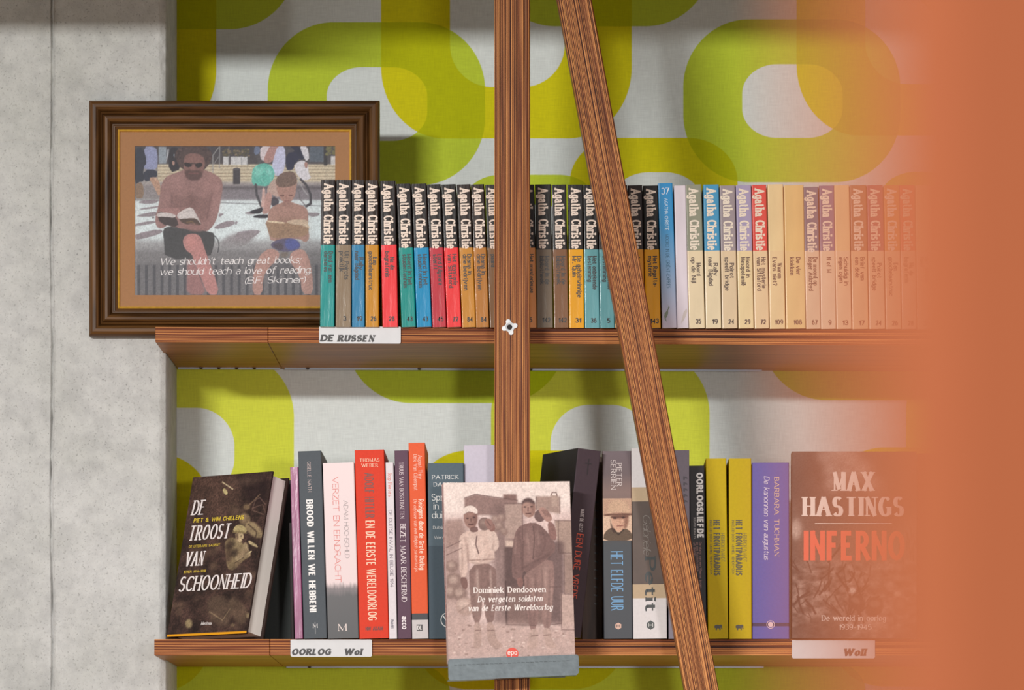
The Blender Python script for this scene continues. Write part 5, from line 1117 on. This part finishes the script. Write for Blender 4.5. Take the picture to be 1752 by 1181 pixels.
# shorts, leg, book
P5([(370, 980), (440, 945), (560, 960), (720, 1040), (900, 1000), (960, 1060), (945, 1170), (900, 1300), (400, 1320), (385, 1100)], (70, 70, 72)); P7([(275, 60), (330, 30), (690, 60), (712, 110), (690, 220), (600, 260), (390, 270), (310, 240), (290, 150)], (68, 68, 70)); cv.line(a7([(700, 90), (735, 130), (745, 180), (735, 235)]), 1.5, (60, 60, 64))
P7([(440, 150), (460, 95), (530, 75), (590, 100), (610, 160), (640, 250), (700, 400), (750, 590), (650, 590), (590, 430), (540, 320), (520, 250), (470, 220)], (186, 134, 130)); P7([(480, 280), (545, 330), (600, 470), (640, 590), (470, 590), (480, 430)], (160, 116, 114), .95, 1); P7([(470, 110), (540, 90), (570, 150), (520, 200), (460, 180)], (204, 146, 140), .6, 3)
P5([(300, 790), (400, 785), (520, 830), (560, 960), (350, 925)], (66, 54, 54)); P5([(545, 850), (760, 830), (820, 950), (600, 920)], (80, 62, 54), 1, 0); P5([(320, 750), (420, 740), (580, 740), (540, 830), (400, 800)], (168, 126, 122), .9, 0); P5([(295, 835), (320, 790), (440, 790), (525, 820), (510, 850), (400, 838)], (212, 204, 202)); P5([(525, 815), (600, 760), (700, 722), (760, 830), (815, 940), (750, 850), (640, 855), (550, 866)], (214, 206, 204)); cv.line(a5([(600, 790), (700, 760), (740, 800)]), 1, (160, 150, 150), .5)
cv.line(a5([(640, 900), (700, 890), (730, 920)]), 1.4, (140, 110, 70), .7); P5([(620, 940), (700, 900), (860, 960), (800, 1010), (650, 990)], (150, 112, 108), .9, 1); cv.ell(220+265/6.561, 240+845/6.561, 1.6, 1.6, (70, 60, 66)); cv.ell(220+425/6.561, 240+940/6.561, 2.5, 1.3, (220, 216, 214))
# boy
P6([(490, 690), (400, 740), (370, 800), (370, 880), (345, 900), (390, 1060), (400, 1110), (560, 1100), (720, 1080), (790, 1130), (840, 1080), (820, 960), (826, 800), (800, 730), (690, 690), (590, 660)], (172, 136, 124)); P6([(450, 860), (560, 820), (740, 850), (780, 1000), (700, 1080), (420, 1090)], (150, 118, 104), .6, 4)
P6([(330, 885), (570, 910), (800, 880), (840, 960), (800, 1060), (600, 1070), (400, 1080), (375, 980)], (158, 130, 104), .9, 0); P6([(335, 878), (450, 885), (565, 900), (566, 914), (400, 906)], (224, 206, 176)); P6([(570, 900), (620, 875), (700, 868), (815, 870), (824, 940), (850, 975), (760, 935), (640, 920)], (208, 188, 164)); cv.line(a6([(620, 890), (800, 885)]), 1, (164, 140, 120), .6); cv.line(a6([(630, 905), (810, 905)]), 1, (164, 140, 120), .6)
for q in range(16): x, y = r2.uniform(420, 780), r2.uniform(930, 1060); cv.line(a6([(x, y), (x+30, y-14)]), 1, (120, 94, 80), .5)
P6([(465, 460), (470, 400), (520, 350), (600, 325), (670, 350), (700, 430), (690, 520), (670, 620), (620, 680), (560, 685), (510, 640), (470, 540)], (176, 138, 126)); P6([(450, 450), (475, 390), (530, 345), (640, 320), (690, 370), (700, 460), (660, 490), (560, 510), (480, 500)], (120, 98, 88), 1, 0)
for q in range(50): x, y = r2.uniform(470, 690), r2.uniform(340, 490); cv.line(a6([(x, y), (x+r2.uniform(-10, 10), y+18)]), 1, (96, 76, 70) if q % 2 else (156, 130, 112), .5)
P6([(500, 595), (550, 590), (560, 608), (510, 612)], (110, 76, 72), .8, 0); P6([(600, 592), (650, 588), (650, 606), (604, 608)], (110, 76, 72), .8, 0); cv.line(a6([(575, 600), (580, 636)]), 1.4, (146, 104, 96), .8); cv.line(a6([(560, 662), (600, 660)]), 1.4, (134, 84, 80), .8); P6([(520, 660), (640, 660), (640, 720), (540, 720)], (140, 106, 98), .5, 2)
P7([(1165, 185), (1200, 140), (1300, 115), (1400, 130), (1430, 200), (1340, 230), (1260, 230)], (98, 92, 118)); P7([(1300, 120), (1390, 125), (1430, 190), (1340, 225), (1290, 190)], (84, 94, 160), .9, 1); P7([(1180, 180), (1250, 150), (1290, 190), (1250, 225)], (78, 66, 72), .7, 1)
P7([(1165, 195), (1250, 230), (1240, 290), (1150, 370), (1110, 450), (1105, 590), (1020, 590), (1030, 400), (1070, 270)], (180, 142, 132)); P7([(1340, 232), (1440, 200), (1490, 270), (1520, 400), (1530, 585), (1435, 585), (1420, 430), (1330, 310)], (184, 146, 136)); P7([(1250, 235), (1330, 230), (1310, 280), (1260, 280)], (120, 108, 100), .9, 1); P7([(1160, 380), (1240, 290), (1320, 310), (1410, 430), (1300, 400)], (100, 98, 102), .8, 2)
cv.a = cv.a*.93+np.array((150, 140, 148))*.07; cv.noise(.10, (1.5, 1.5), 71, 1)
ph = print_mesh(cv, 'photo_print', fr, (pu0-.0003, -.0040, pv0-.0003), (1, 0, 0), (0, 0, 1), pu1-pu0+.0006, pv1-pv0+.0006)
QT = dict(thick=.12, thin=.05, nib=30, slant=.25, track=-.03)
for t, x0, x1, yb, yb2, cap in (("We shouldn't teach great books;", 271, 513, 451, 447.2, 12.2), ('we should teach a love of reading.', 271, 531, 468.3, 464.6, 12.2), ('(B.F. Skinner)', 417, 521, 482.9, 481, 11.5)):
    lettering(fr, t, ((x0-151.5)*kf, -.0041, FH-(yb-170.5)*kf), (x1-x0, 0, yb-yb2), (-(yb-yb2), 0, x1-x0), (x1-x0)*kf, cap*kf, ink((236, 230, 230)), 'caption', **QT)
# glazing
gm_, nt, b_ = new_mat('picture_glass'); nt.nodes.remove(b_); out = nt.nodes['Material Output']
tp = nd(nt, 'ShaderNodeBsdfTransparent'); gl = nd(nt, 'ShaderNodeBsdfGlossy'); gl.inputs['Roughness'].default_value = .03; mx = nd(nt, 'ShaderNodeMixShader'); fz = nd(nt, 'ShaderNodeFresnel'); fz.inputs[0].default_value = 1.45
nt.links.new(fz.outputs[0], mx.inputs[0]); nt.links.new(tp.outputs[0], mx.inputs[1]); nt.links.new(gl.outputs[0], mx.inputs[2]); nt.links.new(mx.outputs[0], out.inputs[0])
mb = MB(); mb.poly([(ins-.001, -.0058, ins-.001), (FW-ins+.001, -.0058, ins-.001), (FW-ins+.001, -.0058, FH-ins+.001), (ins-.001, -.0058, FH-ins+.001)]); mb.build('glass_pane', gm_, fr)

# ------------------------------------------------------------------ the orange thing close to the lens, out of focus
Yo = 0.50
op = empty('partition_panel', (X(1448, Yo), Yo, 0)); tag(op, 'orange upright panel close to the lens, blurred along the right side', 'panel')
mb = MB(); mb.box(0, .9, 0, .03, .06, 2.5, b=.004); mb.build('board', paint((157, 88, 57), .8, .03, .1, 30, 0, (1, 1, 1), .1), op)
for xx in (.12, .70): mb = MB(); mb.box(xx, xx+.05, -.1, .13, 0, .06, b=.004); mb.build('foot', matt((70, 60, 56)), op)
